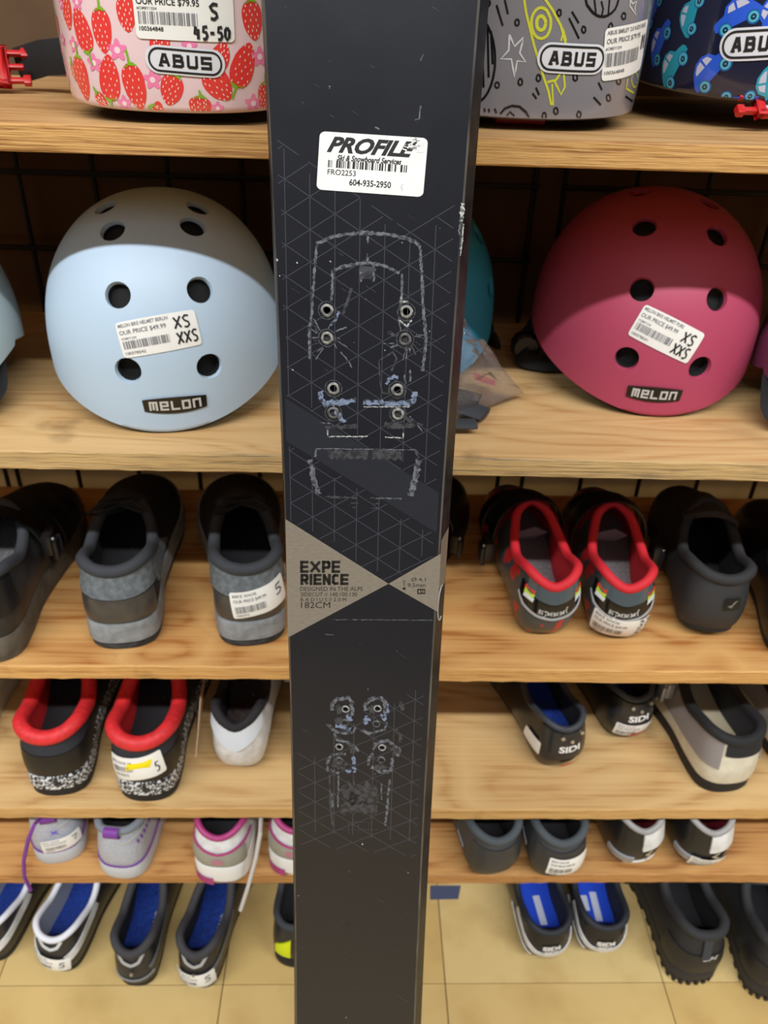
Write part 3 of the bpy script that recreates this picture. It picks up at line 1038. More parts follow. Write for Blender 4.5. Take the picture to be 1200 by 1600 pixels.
class Helmet:
    """a star-shaped dome round its centre: r(dir) from a superellipsoid; local -y is the front"""

    def __init__(s, name, label, loc, yaw, a, bf, bb, ct, cb, n, rim, shell, vents=(), group=None, nth=168, nph=84, zc=0.0):
        s.a, s.bf, s.bb, s.ct, s.cb, s.n, s.rim, s.zc = a, bf, bb, ct, cb, n, rim, zc
        loc = (loc[0], loc[1], loc[2] + 0.0008)
        s.root = thing(name, label, 'helmet', loc, yaw, group)
        c, sn = math.cos(yaw), math.sin(yaw)
        s.Rm = np.array([[c, -sn, 0], [sn, c, 0], [0, 0, 1]])
        s.loc = np.array(loc, float)
        vdirs = []
        for v in vents:
            if len(v) == 3:
                p = s.hit(v[0], v[1])
                if p is None:
                    continue
            else:
                p = s.at(v[2], v[3])
            vdirs.append((p, v[-1] if len(v) == 3 else v[4]))
        s.make_shell(shell, vdirs, nth, nph)

    def r(s, d):
        b = s.bf if d[1] < 0 else s.bb
        c = s.ct if d[2] > 0 else s.cb
        return (abs(d[0] / s.a) ** s.n + abs(d[1] / b) ** s.n + abs(d[2] / c) ** s.n) ** (-1 / s.n)

    def onto(s, p, off=0.0):
        d = V(p[0], p[1], p[2] - s.zc)
        d = d / np.linalg.norm(d)
        q = d * (s.r(d) + off)
        z = q[2] + s.zc
        if off > 0:
            z = max(z, s.rim(math.atan2(q[0], -q[1])) + 0.0006)
        return V(q[0], q[1], z)

    def at(s, th, ph):
        d = V(math.sin(th) * math.cos(ph), -math.cos(th) * math.cos(ph), math.sin(ph))
        q = d * s.r(d)
        return V(q[0], q[1], q[2] + s.zc)

    def hit(s, px, py):
        d = s.Rm.T @ ray(px, py)
        o = s.Rm.T @ (CAM - s.loc) - V(0, 0, s.zc)
        best = None
        for k in np.linspace(0.3, 1.5, 900):
            p = o + d * k
            if np.linalg.norm(p) < s.r(p / np.linalg.norm(p)):
                best = k
                break
        if best is None:
            return None
        p = o + d * best
        return V(p[0], p[1], p[2] + s.zc)

    def surf(s, anchor, ang=0.0):
        """decal frame on the shell at a point: x right, y up as seen from outside"""
        nrm = V(anchor[0], anchor[1], anchor[2] - s.zc)
        e = 1e-4
        n0 = s.onto(anchor)
        tx = np.cross(V(0, 0, 1), nrm)
        tx /= np.linalg.norm(tx)
        d1 = s.onto(n0 + tx * e) - n0
        tx = d1 / np.linalg.norm(d1)
        ty = np.cross(nrm, tx)
        ty /= np.linalg.norm(ty)
        d2 = s.onto(n0 + ty * e) - n0
        ty = d2 / np.linalg.norm(d2)
        c, sn = math.cos(ang), math.sin(ang)
        return lambda x, y, o=0.0: s.onto(n0 + tx * (c * x - sn * y) + ty * (sn * x + c * y), o)

    def surfpx(s, px, py, ang=0.0):
        p = s.hit(px, py)
        return None if p is None else s.surf(p, ang)

    def make_shell(s, m, vents, nth, nph):
        cols = []
        for j in range(nth):
            th = 2 * PI * j / nth
            zr = s.rim(th if th <= PI else th - 2 * PI)
            lo, hi = -1.45, 1.2
            for _ in range(40):
                mid = (lo + hi) / 2
                if s.at(th, mid)[2] < zr:
                    lo = mid
                else:
                    hi = mid
            cols.append([s.at(th, hi + (PI / 2 - hi) * k / nph) for k in range(nph)])
        top = s.at(0, PI / 2)
        P = np.array(cols)
        vs = [tuple(P[j, k]) for k in range(nph) for j in range(nth)] + [tuple(top)]
        idx = lambda j, k: k * nth + j % nth
        faces = [(idx(j, k), idx(j + 1, k), idx(j + 1, k + 1), idx(j, k + 1)) for k in range(nph - 1) for j in range(nth)]
        faces += [(idx(j, nph - 1), idx(j + 1, nph - 1), len(vs) - 1) for j in range(nth)]
        VA = np.array(vs)
        FC = np.array([VA[list(f)].mean(0) for f in faces])
        dead = np.zeros(len(faces), bool)
        for p, rad in vents:
            dead |= np.linalg.norm(FC - p, axis=1) < rad
        keep_f = [f for f, d in zip(faces, dead) if not d]
        from collections import Counter
        ec = Counter()
        for f in keep_f:
            for i in range(len(f)):
                ec[frozenset((f[i], f[(i + 1) % len(f)]))] += 1
        used = {}
        for f in keep_f:
            for i in range(len(f)):
                e = (f[i], f[(i + 1) % len(f)])
                if ec[frozenset(e)] == 1:
                    used[e] = True
        vs = [np.array(v) for v in vs]
        rimset = set(range(nth))
        wall = {}
        extra = []
        for e in used:
            if e[0] in rimset and e[1] in rimset:
                continue
            mid = (vs[e[0]] + vs[e[1]]) / 2
            p, rad = min(vents, key=lambda v: np.linalg.norm(v[0] - mid))
            for i in e:
                if i not in wall:
                    d = vs[i] - p
                    q = s.onto(p + d / np.linalg.norm(d) * rad)
                    vs[i] = q
                    ctr = V(0, 0, s.zc)
                    inn = p + (q - p) * 0.93
                    wall[i] = len(vs) + len(extra)
                    nr = (p - ctr) / np.linalg.norm(p - ctr)
                    extra.append(inn - nr * 0.004)
                    extra.append(inn - nr * 0.016)
        allv = vs + extra
        mb = MB()
        mb.v = [tuple(v) for v in allv]
        mb.f = list(keep_f)
        mb.m = [0] * len(keep_f)
        for e in used:
            if e[0] in wall and e[1] in wall:
                a, b = wall[e[0]], wall[e[1]]
                mb.f.append((e[1], e[0], a, b))
                mb.m.append(0)
                mb.f.append((b, a, a + 1, b + 1))
                mb.m.append(1)
        # rolled lower edge
        k = len(mb.v)
        cz = V(0, 0, 0)
        for j in range(nth):
            p = allv[j]
            mb.v.append((p[0] * 0.975, p[1] * 0.975, p[2] - 0.0012))
        for j in range(nth):
            p = allv[j]
            mb.v.append((p[0] * 0.93, p[1] * 0.93, p[2] + 0.004))
        for j in range(nth):
            j2 = (j + 1) % nth
            mb.f.append((j2, j, k + j, k + j2))
            mb.m.append(0)
            mb.f.append((k + j2, k + j, k + nth + j, k + nth + j2))
            mb.m.append(1)
        s.shell = mb.build('shell', [m, EPS], s.root, sharp=60)
        # foam liner inside
        ln = MB()
        st = 4
        rows = [[V(*(P[j, kk] * V(.9, .9, .9) + V(0, 0, s.zc * .1 + .006))) for j in range(0, nth, st)] for kk in range(0, nph, 4)]
        ln.grid(rows, 0, close=True)
        ln.add(rows[-1], [tuple(range(len(rows[-1])))], 0)
        s.liner = ln.build('foam_liner', [EPS], s.root)


def helmet_loc(px, py, z, front):
    p = onz(px, py, z)
    return p, front


def melon_rim(front_z, side_z):
    return lambda th: front_z + (side_z - front_z) * (1 - math.exp(-(th / 1.117) ** 2)) if abs(th) < 1.75 else side_z - 0.02 * min(1, (abs(th) - 1.75) / 0.7)


def plate_badge(H, px, py, ang, w, h, word, name, style):
    S = H.surfpx(px, py, ang)
    a = MB()
    if style == 'bar':                     # black bowed plate with raised pale letters
        pts = []
        for i in range(25):
            t = -1 + 2 * i / 24
            pts.append((w / 2 * t, h / 2 * (1 - 0.28 * t * t)))
        for i in range(25):
            t = 1 - 2 * i / 24
            pts.append((w / 2 * t * 0.98, -h / 2 * (1 - 0.28 * t * t)))
        poly(a, S, pts, 0, 0.0011, 5)
        o = a.build(name, [mat('badge_black', (14, 14, 16), 0.25)], H.root, smooth=False, label='black plate badge')
        b = MB()
        block(b, S, 'meLon', -w * 0.40, -h * 0.27, w * 0.80, h * 0.56, h * .115, 0, 0.0016, gap=.26)
        b.build('badge_lettering', [mat('badge_silver', (196, 196, 192), 0.4)], o, smooth=False)
    else:                                  # white pill with black ring
        poly(a, S, rrect(w, h, h / 2 - 1e-4, 8), 0, 0.001, 6)
        o = a.build(name, [mat('badge_white', (222, 224, 230), 0.25, coat=0.6)], H.root, label='white pill-shaped badge')
        b = MB()
        stroke(b, S, rrect(w * 0.90, h * 0.78, h * 0.39 - 1e-4, 8), h * 0.075, 0, 0.0013, closed=True)
        block(b, S, word, -w * 0.33, -h * 0.235, w * 0.66, h * 0.47, h * .108, 0, 0.0013, gap=.26)
        for x_ in (-.335, -.165, ):
            rect(b, S, w * x_, -h * .235, w * (x_ + .06), -h * .17, 0, .0013)
        b.build('badge_lettering', [INK], o, smooth=False)
    return o


# matt town helmets on the second shelf
Z2 = TOPS[1]
MEL = dict(a=0.1074, bf=0.1105, bb=0.1246, ct=0.1257, cb=0.1863, n=2.17, zc=0.0562)


def melon(label, shell, x, y, yaw, vents, group=None, k=1.0):
    return Helmet('cycling_helmet', label, (x, y, Z2), yaw, MEL['a'] * k, MEL['bf'] * k, MEL['bb'] * k, MEL['ct'] * k, MEL['cb'] * k, MEL['n'],
                  melon_rim(0.0015, 0.0526 * k), shell, vents, group, zc=MEL['zc'] * k)


wh = melon('matte pale blue helmet with a price label, second shelf left of the ski', mat('shell_pale_blue', (180, 203, 224), 0.5, bump=0.03, scale=700),
           -0.1808, 0.7409, 0.114, [(176, 360, .0108), (301, 353, .0108), (184, 461, .0108), (312, 453, .0108), (200, 579, .0112), (327, 572, .0112),
                                         ] + [(0, 0, t * 2.1, 0.6, .0105) for t in (-1, 1)] + [(0, 0, t * 1.0, 1.2, .0100) for t in (-1, 1)],
           'matte town helmets on the second shelf')
plate_badge(wh, 274, 631, math.radians(2), 0.055, 0.0155, 'MELON', 'badge', 'bar')
S = wh.surfpx(248, 522, math.radians(8.5))
price_label(wh.root, S, 0.067, 0.030, [('MELON BIKE HELMET BERLIN', .03, .84, .62, .1, 1), ('OUR PRICE $49.99', .03, .62, .58, .14, 1), ('YCMEY1234', .03, .5, .2, .06, 1), ('|||', .04, .24, .58, .22, 1), ('100378542', .04, .08, .26, .08, 1)],
            hand('XS', .70, .56, .22, .32) + hand('XXS', .70, .14, .28, .32), 3)
pk = melon('matte raspberry pink helmet with a tilted price label', mat('shell_raspberry', (176, 68, 98), 0.5, bump=0.03, scale=700),
           0.2905, 0.7956, -0.03, [(1003, 452, .0108), (1120, 467, .0108), (979, 560, .0112), (1094, 575, .0112), (1007, 354, .0108), (1121, 368, .0108), (1000, 301, .0105), (1108, 318, .0105)]
           + [(0, 0, t * 2.1, 0.6, .0105) for t in (-1, 1)], 'matte town helmets on the second shelf', 1.02)
plate_badge(pk, 1022, 615, math.radians(-2), 0.052, 0.0155, 'MELON', 'badge', 'bar')
S = pk.surfpx(1042, 523, math.radians(-22))
price_label(pk.root, S, 0.064, 0.031, [('MELON BIKE HELMET PURE', .03, .84, .62, .1, 1), ('OUR PRICE $49.99', .03, .62, .58, .14, 1), ('YCMEY1234', .03, .5, .2, .06, 1), ('|||', .04, .24, .58, .22, 1), ('100378541', .04, .08, .26, .08, 1)],
            hand('XS', .70, .50, .22, .32) + hand('XXS', .66, .10, .28, .32), 4)
tq = melon('matte turquoise blue helmet half hidden behind the ski', mat('shell_turquoise', (44, 152, 196), 0.5, bump=0.03, scale=700),
           0.033, 0.832, 0.05, [(0, 0, a_, b_, .0108) for a_, b_ in ((-.3, .3), (.3, .3), (-.3, .75), (.3, .75), (1.2, .75), (-1.2, .75), (1.1, .3))],
           'matte town helmets on the second shelf')
lf = melon('matte pale grey-blue helmet cut off by the left picture edge', mat('shell_ice', (188, 208, 214), 0.5, bump=0.03, scale=700),
           -0.426, 0.702, -0.05, [(0, 0, a_, b_, .0108) for a_, b_ in ((-.3, .3), (.3, .3), (-.3, .75), (.3, .75), (-1.2, .75), (-1.1, .3))],
           'matte town helmets on the second shelf')
rp = melon('glossy plum purple helmet cut off at the right edge of the second shelf', mat('shell_plum', (112, 62, 92), 0.22, coat=0.5),
           0.477, 0.698, 0.1, [(0, 0, a_, b_, .0108) for a_, b_ in ((-.3, .3), (.3, .3), (-.3, .75), (.3, .75), (1.2, .75), (-1.2, .75))],
           None, 0.85)
# hanging tag, fit dials and straps
a = MB()
S = lambda x, y, o=0.0: V(-0.098 + 0.2 * y, -0.07 - 0.3 * y + x * 0.4, 0.078 + y + 0)
a.add([V(-.104, -.045, .062), V(-.102, -.075, .056), V(-.098, -.078, .018), V(-.10, -.045, .022),
       V(-.1033, -.045, .062), V(-.1013, -.075, .056), V(-.0973, -.078, .018), V(-.0993, -.045, .022)],
      [(0, 1, 2, 3), (7, 6, 5, 4), (0, 4, 5, 1), (1, 5, 6, 2), (2, 6, 7, 3), (3, 7, 4, 0)])
a.build('hang_tag', [WHITE], rp.root, smooth=False, label='white card tag')


def dial(H, x, y, z):
    a = MB()
    n = 24
    rows = [[V(x + (rr * (1 + 0.06 * (j % 2))) * math.cos(2 * PI * j / n), y + zz, z + (rr * (1 + .06 * (j % 2))) * math.sin(2 * PI * j / n)) for j in range(n)]
            for rr, zz in ((0.001, -.012), (.012, -.012), (.0145, -.009), (.0145, .004), (.011, .006), (.001, .006))]
    a.grid(rows, 0, close=True)
    a.build('fit_dial', [mat('dial_black', (20, 20, 22), 0.35)], H.root, sharp=30)


def strap_loop(H, pts, w=0.008):
    a = MB()
    pts = [np.array(p, float) for p in pts]
    q = []
    for p in pts:
        p[2] = max(p[2], w + .002)
    for p, r in zip(pts, pts[1:]):
        q += [p + (r - p) * i / 6 for i in range(6)]
    q.append(pts[-1])
    for _ in range(3):
        q = [q[0]] + [(q[i - 1] + 2 * q[i] + q[i + 1]) / 4 for i in range(1, len(q) - 1)] + [q[-1]]
    a.tube(q, w, 8, flat=(1, 0.16))
    a.build('chin_strap', [STRAPM], H.root)


dial(pk, -0.112, 0.02, 0.020)
strap_loop(pk, [(-.1, .03, .05), (-.115, .02, .025), (-.118, -.0, .008), (-.09, -.01, .004), (-.05, .0, .004)])
strap_loop(tq, [(.095, .02, .05), (.115, .01, .03), (.12, .03, .008), (.09, .0, .004), (.05, .0, .004)])
strap_loop(tq, [(.09, -.02, .05), (.112, -.01, .03), (.12, .0, .01), (.10, .04, .004)])
dial(tq, .108, .05, .016)
strap_loop(lf, [(.095, .0, .045), (.102, -.02, .02), (.09, -.05, .004), (.05, -.06, .004)])
strap_loop(rp, [(-.085, .01, .04), (-.098, -.02, .02), (-.09, -.03, .006), (-.05, -.03, .004)])

# glossy children's helmets on the top shelf
Z1 = TOPS[0]


def kids(label, shell, x, y, a, bf, cb, n, zc, rz=0.0):
    rim = lambda th: rz + 0.008 + 0.006 * (1 - math.exp(-(th / 0.9) ** 2))
    return Helmet('childrens_helmet', label, (x, y, Z1), 0.0, a, bf, bf + 0.01, 0.115, cb, n, rim, shell, [(0, 0, t, p_, .012) for t, p_ in ((-.5, .8), (.5, .8), (0, 1.0), (-1.3, .8), (1.3, .8), (2.4, .8), (-2.4, .8))],
                  'glossy printed childrens helmets on the top shelf', zc=zc)


sb = kids('glossy pink childrens helmet printed with red strawberries', mat('shell_pink', (232, 204, 208), 0.25, coat=1.0), -0.1298, 0.7362, 0.0905, 0.1295, 0.1125, 3.2, 0.0625)
gy = kids('glossy grey childrens helmet with rocket and star line drawings', mat('shell_grey', (128, 126, 132), 0.25, coat=1.0), 0.1232, 0.7618, 0.0962, 0.1276, 0.16, 2.9, 0.0695)
cr = kids('glossy navy childrens helmet printed with blue cars', mat('shell_navy', (20, 26, 54), 0.25, coat=1.0), 0.338, 0.800, 0.106, 0.128, 0.1108, 2.86, 0.0699, 0.012)

P_RED = mat('print_strawberry', (228, 62, 58), 0.25, coat=1.0)
P_SEED = mat('print_seed', (250, 214, 200), 0.25, coat=1.0)
P_GRN = mat('print_leaf', (124, 178, 40), 0.25, coat=1.0)
P_PNK = mat('print_flower', (240, 130, 176), 0.25, coat=1.0)
P_PALE = mat('print_pale_pink', (248, 214, 222), 0.25, coat=1.0)


def strawberry(H, S, h, w):
    b = MB()
    pts = []
    for i in range(22):
        t = 2 * PI * i / 22
        y = math.sin(t)
        x = math.cos(t) * (0.78 + 0.22 * y if y > 0 else 0.78 + 0.30 * y * abs(y))
        pts.append((w / 2 * x * 1.1, h / 2 * y))
    poly(b, S, pts, 0, 0.0003, 4)
    r = random.Random(int(h * 1e6) + int(w * 1e5))
    for i in range(-3, 4):
        y = i * h * 0.13
        half = w * 0.36 * (1 if y > 0 else 1 + y / h * 0.9)
        k = 3
        for j in range(k):
            x = (-half + 2 * half * (j + (0.5 if i % 2 else 0.15)) / k)
            if abs(x) < half:
                poly(b, S, ell(x, y + r.uniform(-.0006, .0006), .00038, .0009, 6), 1, 0.0005, 1)
    for k, an in enumerate((PI / 2 - 1.1, PI / 2 - .5, PI / 2 + .4, PI / 2 + 1.1)):
        c, s_ = math.cos(an), math.sin(an)
        l = w * 0.34
        poly(b, S, [(0, h * .46), (l * .5 * c - .0012 * s_, h * .46 + l * .35 * s_ + .0012 * c), (l * c, h * .46 + l * .5 * s_ - .002), (l * .5 * c + .0014 * s_, h * .46 + l * .3 * s_ - .0016)], 2, 0.0006, 1)
    stroke(b, S, [(0, h * .46), (.0004, h * .62), (.0002, h * .78)], 0.0014, 2, 0.0006)
    b.build('strawberry_print', [P_RED, P_SEED, P_GRN], H.root, smooth=True)


def flower(H, S, r):
    b = MB()
    pts = [((r * (0.78 + 0.22 * math.cos(5 * t))) * math.cos(t), (r * (0.78 + 0.22 * math.cos(5 * t))) * math.sin(t)) for t in [2 * PI * i / 30 for i in range(30)]]
    poly(b, S, pts, 0, 0.0003, 3)
    poly(b, S, ell(0, 0, r * .3, r * .3, 12), 1, 0.0005, 1)
    b.build('flower_print', [P_PNK, P_PALE], H.root, smooth=True)


MMPX = 0.00058
for (x, y, h, w, an) in ((199, 22, 44, 28, 0), (394, 32, 50, 32, 0.1), (380, 102, 76, 36, 2.75), (211, 136, 70, 32, 0.12), (268, 140, 44, 34, -.35), (313, 166, 30, 34, 0),
                         (341, 132, 50, 40, 0.7), (251, 64, 34, 30, 2.9), (130, 46, 58, 22, -2.9), (161, 48, 56, 26, 0), (105, 18, 46, 16, 0), (171, 122, 70, 22, 3.0), (129, 122, 60, 18, 0),
                         (160, 156, 26, 18, .5), (91, 40, 30, 8, 0), (115, 112, 26, 10, 0), (246, 172, 18, 30, 1.0), (344, 88, 40, 28, 2.7), (413, 150, 40, 24, 0)):
    S = sb.surfpx(x, y, an)
    if S is not None:
        hh_ = min(h, 62) * .00046
        strawberry(sb, S, hh_, max(w * .00050, .60 * hh_))
for (x, y, r) in ((184, 78, 15), (116, 70, 12), (239, 124, 14), (405, 88, 14), (148, 98, 13), (395, 160, 14), (340, 168, 10), (96, 6, 8), (122, 4, 10), (196, 160, 12), (296, 72, 12), (100, 62, 9)):
    S = sb.surfpx(x, y, 0.3)
    if S is not None:
        flower(sb, S, r * .00046)
r = random.Random(3)
for k in range(26):                       # the print goes on above and behind
    th, ph = r.uniform(-PI, PI), r.uniform(0.35, 1.0) if k < 12 else r.uniform(-0.3, 0.8)
    if abs(th) < 1.6 and ph < 0.35:
        continue
    S = sb.surf(sb.at(th, ph), r.uniform(-.6, .6))
    strawberry(sb, S, 0.027, 0.017) if k % 3 else flower(sb, S, 0.007)
plate_badge(sb, 290, 95, math.radians(-2), 0.0520, 0.0165, 'ABUS', 'badge', 'pill')
S = sb.surfpx(287, 4, math.radians(-1))
price_label(sb.root, S, 0.064, 0.042, [('OUR PRICE $79.95', .03, .44, .62, .10, 0), ('#CMEY1234', .03, .385, .2, .04, 1), ('|||', .04, .20, .60, .165, 1), ('100364848', .04, .11, .24, .06, 0), ('ABUS SMILEY 2.0 KIDS BIKE', .04, .62, .8, .08, 1)],
            hand('S', .74, .30, .11, .20) + hand('45-50', .58, .03, .38, .17), 5, big=True)

P_BLK = mat('print_black', (18, 18, 20), 0.25, coat=1.0)
P_YEL = mat('print_yellow', (206, 208, 62), 0.25, coat=1.0)
P_WHT = mat('print_white', (206, 208, 212), 0.25, coat=1.0)


def line_print(H, name, strokes, mats, off=0.0003):
    """strokes given as measured points; each is carried over onto the shell"""
    b = MB()
    for pts, w, mi, closed in strokes:
        ps = [H.hit(x, y) for x, y in pts]
        ps = [p for p in ps if p is not None]
        if len(ps) < 2:
            continue
        if closed:
            ps.append(ps[0])
        dens = []
        for p, q in zip(ps, ps[1:]):
            k = max(1, int(np.linalg.norm(q - p) / 0.004))
            dens += [p + (q - p) * i / k for i in range(k)]
        dens.append(ps[-1])
        rows = []
        for i, p in enumerate(dens):
            t = dens[min(i + 1, len(dens) - 1)] - dens[max(i - 1, 0)]
            nn = V(p[0], p[1], p[2] - H.zc)
            sd = np.cross(nn, t)
            sd = sd / (np.linalg.norm(sd) + 1e-12) * w / 2
            rows.append([H.onto(p + sd, off), H.onto(p - sd, off)])
        b.grid(rows, mi)
    return b.build(name, mats, H.root)


E_ = lambda cx, cy, rx, ry, n=20: [(cx + rx * math.cos(2 * PI * i / n), cy + ry * math.sin(2 * PI * i / n)) for i in range(n)]
rocket = [([(816, -20), (822, 20), (834, 70), (846, 110), (856, 140), (861, 163)], .0016, 0, False),
          ([(838, -20), (862, 15), (876, 40), (884, 70)], .0016, 0, False), ([(876, 64), (880, 45), (884, 64)], .0014, 0, False),
          ([(855, 128), (868, 124), (876, 112)], .0016, 0, False), ([(862, 130), (864, 164)], .0012, 0, False), ([(866, 126), (876, 147), (882, 135), (880, 112)], .0014, 0, False),
          (E_(845, 36, 15, 24), .0018, 0, True), (E_(845, 36, 7, 11, 14), .0022, 0, True)]
line_print(gy, 'rocket_print', rocket, [P_YEL])
line_print(gy, 'star_print', [([(796, 54), (804, 72), (818, 58), (812, 82), (821, 96), (808, 94), (804, 119), (799, 92), (783, 91), (795, 78)], .0013, 0, True)], [P_WHT])
line_print(gy, 'star_print', [([(984, 0), (988, 6), (994, 2), (991, 12), (993, 24), (988, 16), (983, 10)], .001, 0, True)], [P_WHT])
line_print(gy, 'planet_print', [(E_(741, 92, 33, 68, 30), .0016, 0, True)] + [([(x, y0), (x + 2, y1)], .0014, 0, False) for x, y0, y1 in ((748, 40, 142), (754, 36, 136), (762, 38, 120), (768, 48, 100))], [P_BLK])
line_print(gy, 'planet_print', [(E_(940, -8, 26, 34, 26), .0016, 0, True), ([(926, -8), (930, 20)], .0012, 0, False), ([(938, 2), (941, 14), (938, 26)], .0012, 0, False), ([(951, -5), (949, 22)], .0012, 0, False)], [P_BLK])
line_print(gy, 'planet_print', [([(782, 176), (789, 168), (800, 164), (812, 166), (822, 174), (826, 182)], .0016, 0, False), ([(792, 180), (797, 173), (804, 180)], .0012, 0, False)], [P_BLK])
line_print(gy, 'dish_print', [([(980, 122), (978, 138), (990, 145), (1000, 138), (1002, 118)], .0014, 0, False), (E_(991, 124, 5, 12, 12), .0012, 0, True)], [P_YEL])
dots = [(808, 35), (777, 132), (813, 127), (841, 121), (911, 46), (953, 41), (973, 25), (898, 120), (966, 126), (950, 152), (868, 172), (904, 178), (873, 20), (763, 5), (850, 180)]
for x, y in dots:
    line_print(gy, 'ring_print', [(E_(x, y, 3.2, 5, 10), .0012, 0, True)], [P_BLK])
for p, q in (((776, 8), (786, 40)), ((789, 0), (794, 22)), ((888, 28), (904, 60)), ((893, 18), (904, 36)), ((837, 135), (842, 147)), ((832, 145), (838, 153)), ((934, 128), (940, 140)), ((926, 150), (938, 163)), ((977, 150), (988, 158)),
             ((757, 168), (758, 174)), ((764, 168), (765, 174)), ((773, 169), (776, 175))):
    line_print(gy, 'dash_print', [([p, q], .0013, 0, False)], [P_BLK])
plate_badge(gy, 894, 91, math.radians(0), 0.0505, 0.0185, 'ABUS', 'badge', 'pill')
S = gy.surfpx(980, 79, math.radians(7))
price_label(gy.root, S, 0.048, 0.033, [('ABUS SMILEY 2.0 KIDS BIKE', .04, .87, .86, .08, 1), ('OUR PRICE $79.95', .04, .69, .72, .11, 1), ('#CMEY1234', .03, .58, .3, .06, 1), ('|||', .04, .27, .74, .26, 1), ('100364848', .04, .12, .4, .07, 1)],
            hand('M', .82, .45, .14, .28), 6)
a = MB()
a.tube([V(-.04, -.06, .0045), V(.0, -.075, .0045), V(.035, -.06, .0045)], 0.009, 8, flat=(1, .35))
a.build('chin_strap', [STRAPM], gy.root)
a = MB()
a.box((-.022, -.094, .0005), (.016, -.078, .006))
a.build('buckle', [BUCK], gy.root, bevel=.0015, label='red plastic buckle')

P_B1 = mat('print_blue', (44, 92, 214), 0.25, coat=1.0)
P_B2 = mat('print_teal', (36, 160, 184), 0.25, coat=1.0)
P_WIN = mat('print_window', (196, 198, 220), 0.25, coat=1.0)
P_NVY = mat('print_navy', (24, 34, 62), 0.25, coat=1.0)
P_LB = mat('print_light_blue', (84, 180, 206), 0.25, coat=1.0)


def car(H, S, k, blue=True, flip=1):
    b = MB()
    f = flip
    pts = [(-1.0, -.30), (-1.04, -.12), (-.98, .05), (-.72, .16), (-.52, .22), (-.36, .52), (-.05, .66), (.30, .62), (.62, .40), (.86, .12), (1.0, -.08), (1.02, -.3), (.5, -.34), (0, -.34), (-.5, -.34)]
    poly(b, S, [(f * x * k, y * k) for x, y in pts], 0, 0.0003, 3, (0, 0.05 * k))
    poly(b, S, [(f * x * k, y * k) for x, y in ((-.34, .24), (-.24, .48), (-.02, .55), (.0, .24))], 1, 0.0005, 1)
    poly(b, S, [(f * x * k, y * k) for x, y in ((.09, .24), (.09, .55), (.32, .5), (.52, .36), (.58, .24))], 1, 0.0005, 1)
    for x in (-.58, .60):
        poly(b, S, ell(f * x * k, -.34 * k, .29 * k, .29 * k, 18), 4, 0.0005, 2)
        poly(b, S, ell(f * x * k, -.34 * k, .245 * k, .245 * k, 18), 2 if not blue else 4, 0.0006, 1)
        poly(b, S, ell(f * x * k, -.34 * k, .22 * k, .22 * k, 16), 2, 0.0007, 1)
        poly(b, S, ell(f * x * k, -.34 * k, .12 * k, .12 * k, 12), 3, 0.0009, 1)
        poly(b, S, ell(f * x * k, -.34 * k, .04 * k, .04 * k, 8), 2, 0.001, 1)
    b.build('car_print', [P_B1 if blue else P_B2, P_WIN, P_LB, P_NVY, mat('print_tyre', (28, 96, 160), .25, coat=1.0)], H.root, smooth=True)


for (x, y, k, an, bl, fl_) in ((1052, 102, 46, 62, False, -1), (1110, 108, 46, 54, True, -1), (1152, 24, 44, 28, True, 1), (1080, 22, 40, 84, False, -1), (1030, 66, 46, 68, True, -1), (1022, 14, 40, 60, True, 1),
                               (1058, 162, 32, 150, False, 1), (1152, 160, 38, 184, True, 1), (1205, 130, 44, 100, False, 1), (1208, 22, 40, 70, True, 1)):
    S = cr.surfpx(x, y, math.radians(an))
    if S is not None:
        car(cr, S, k * 0.54 * 0.0007, bl, fl_)
r = random.Random(5)
for k in range(22):
    th, ph = r.uniform(-PI, PI), r.uniform(0.3, 1.0) if k < 10 else r.uniform(-.3, .8)
    if abs(th) < 1.6 and ph < 0.3:
        continue
    car(cr, cr.surf(cr.at(th, ph), r.uniform(-2, 2)), 0.016, k % 2 == 0, 1)
plate_badge(cr, 1183, 68, math.radians(5), 0.0530, 0.0215, 'ABUS', 'badge', 'pill')
# red buckle under the navy helmet
p = onz(1165, 192, Z1)
inv = lambda H, w: H.Rm.T @ (np.array(w) - H.loc)


def buckle(H, wpts, zc, tilt, strap_to, strap_mat):
    """quick release buckle: a frame with two prongs; wpts = (left end, right end) on the shelf"""
    A, B = inv(H, wpts[0]), inv(H, wpts[1])
    ex = B - A
    L = np.linalg.norm(ex)
    ex /= L
    hz = V(-ex[1], ex[0], 0)
    sgn = 1 if hz[1] > 0 else -1
    ey = hz * sgn * math.cos(tilt) + V(0, 0, math.sin(tilt))
    ez = np.cross(ex, ey)
    lift = V(0, 0, .018 * math.sin(tilt) + .008)
    fr = lambda q: A + lift + ex * q[0] + ey * q[1] + ez * q[2]
    a = MB()
    wd = 0.0165
    a.box((L * .45, -wd, zc), (L * .62, wd, zc + .007), 0, fr)
    a.box((L * .45, -wd, zc), (L, -wd * .72, zc + .007), 0, fr)
    a.box((L * .45, wd * .72, zc), (L, wd, zc + .007), 0, fr)
    a.box((L * .94, -wd, zc), (L, wd, zc + .007), 0, fr)
    for sy in (-1, 1):
        a.box((L * .05, sy * wd * .74 - .002, zc + .001), (L * .46, sy * wd * .74 + .002, zc + .006), 0, fr)
        a.box((0, sy * wd * .74 - .0038, zc + .0005), (L * .16, sy * wd * .74 + .0038, zc + .0065), 0, fr)
    a.box((L * .12, -.0018, zc + .001), (L * .46, .0018, zc + .006), 0, fr)
    o = a.build('buckle', [BUCK], H.root, bevel=0.0012, label='red plastic buckle')
    b = MB()
    b.box((L * .66, -wd * .7, zc + .0015), (L * 1.0 + strap_to, wd * .7, zc + .004), 0, fr)
    b.build('buckle_strap', [strap_mat], H.root, bevel=.0008)


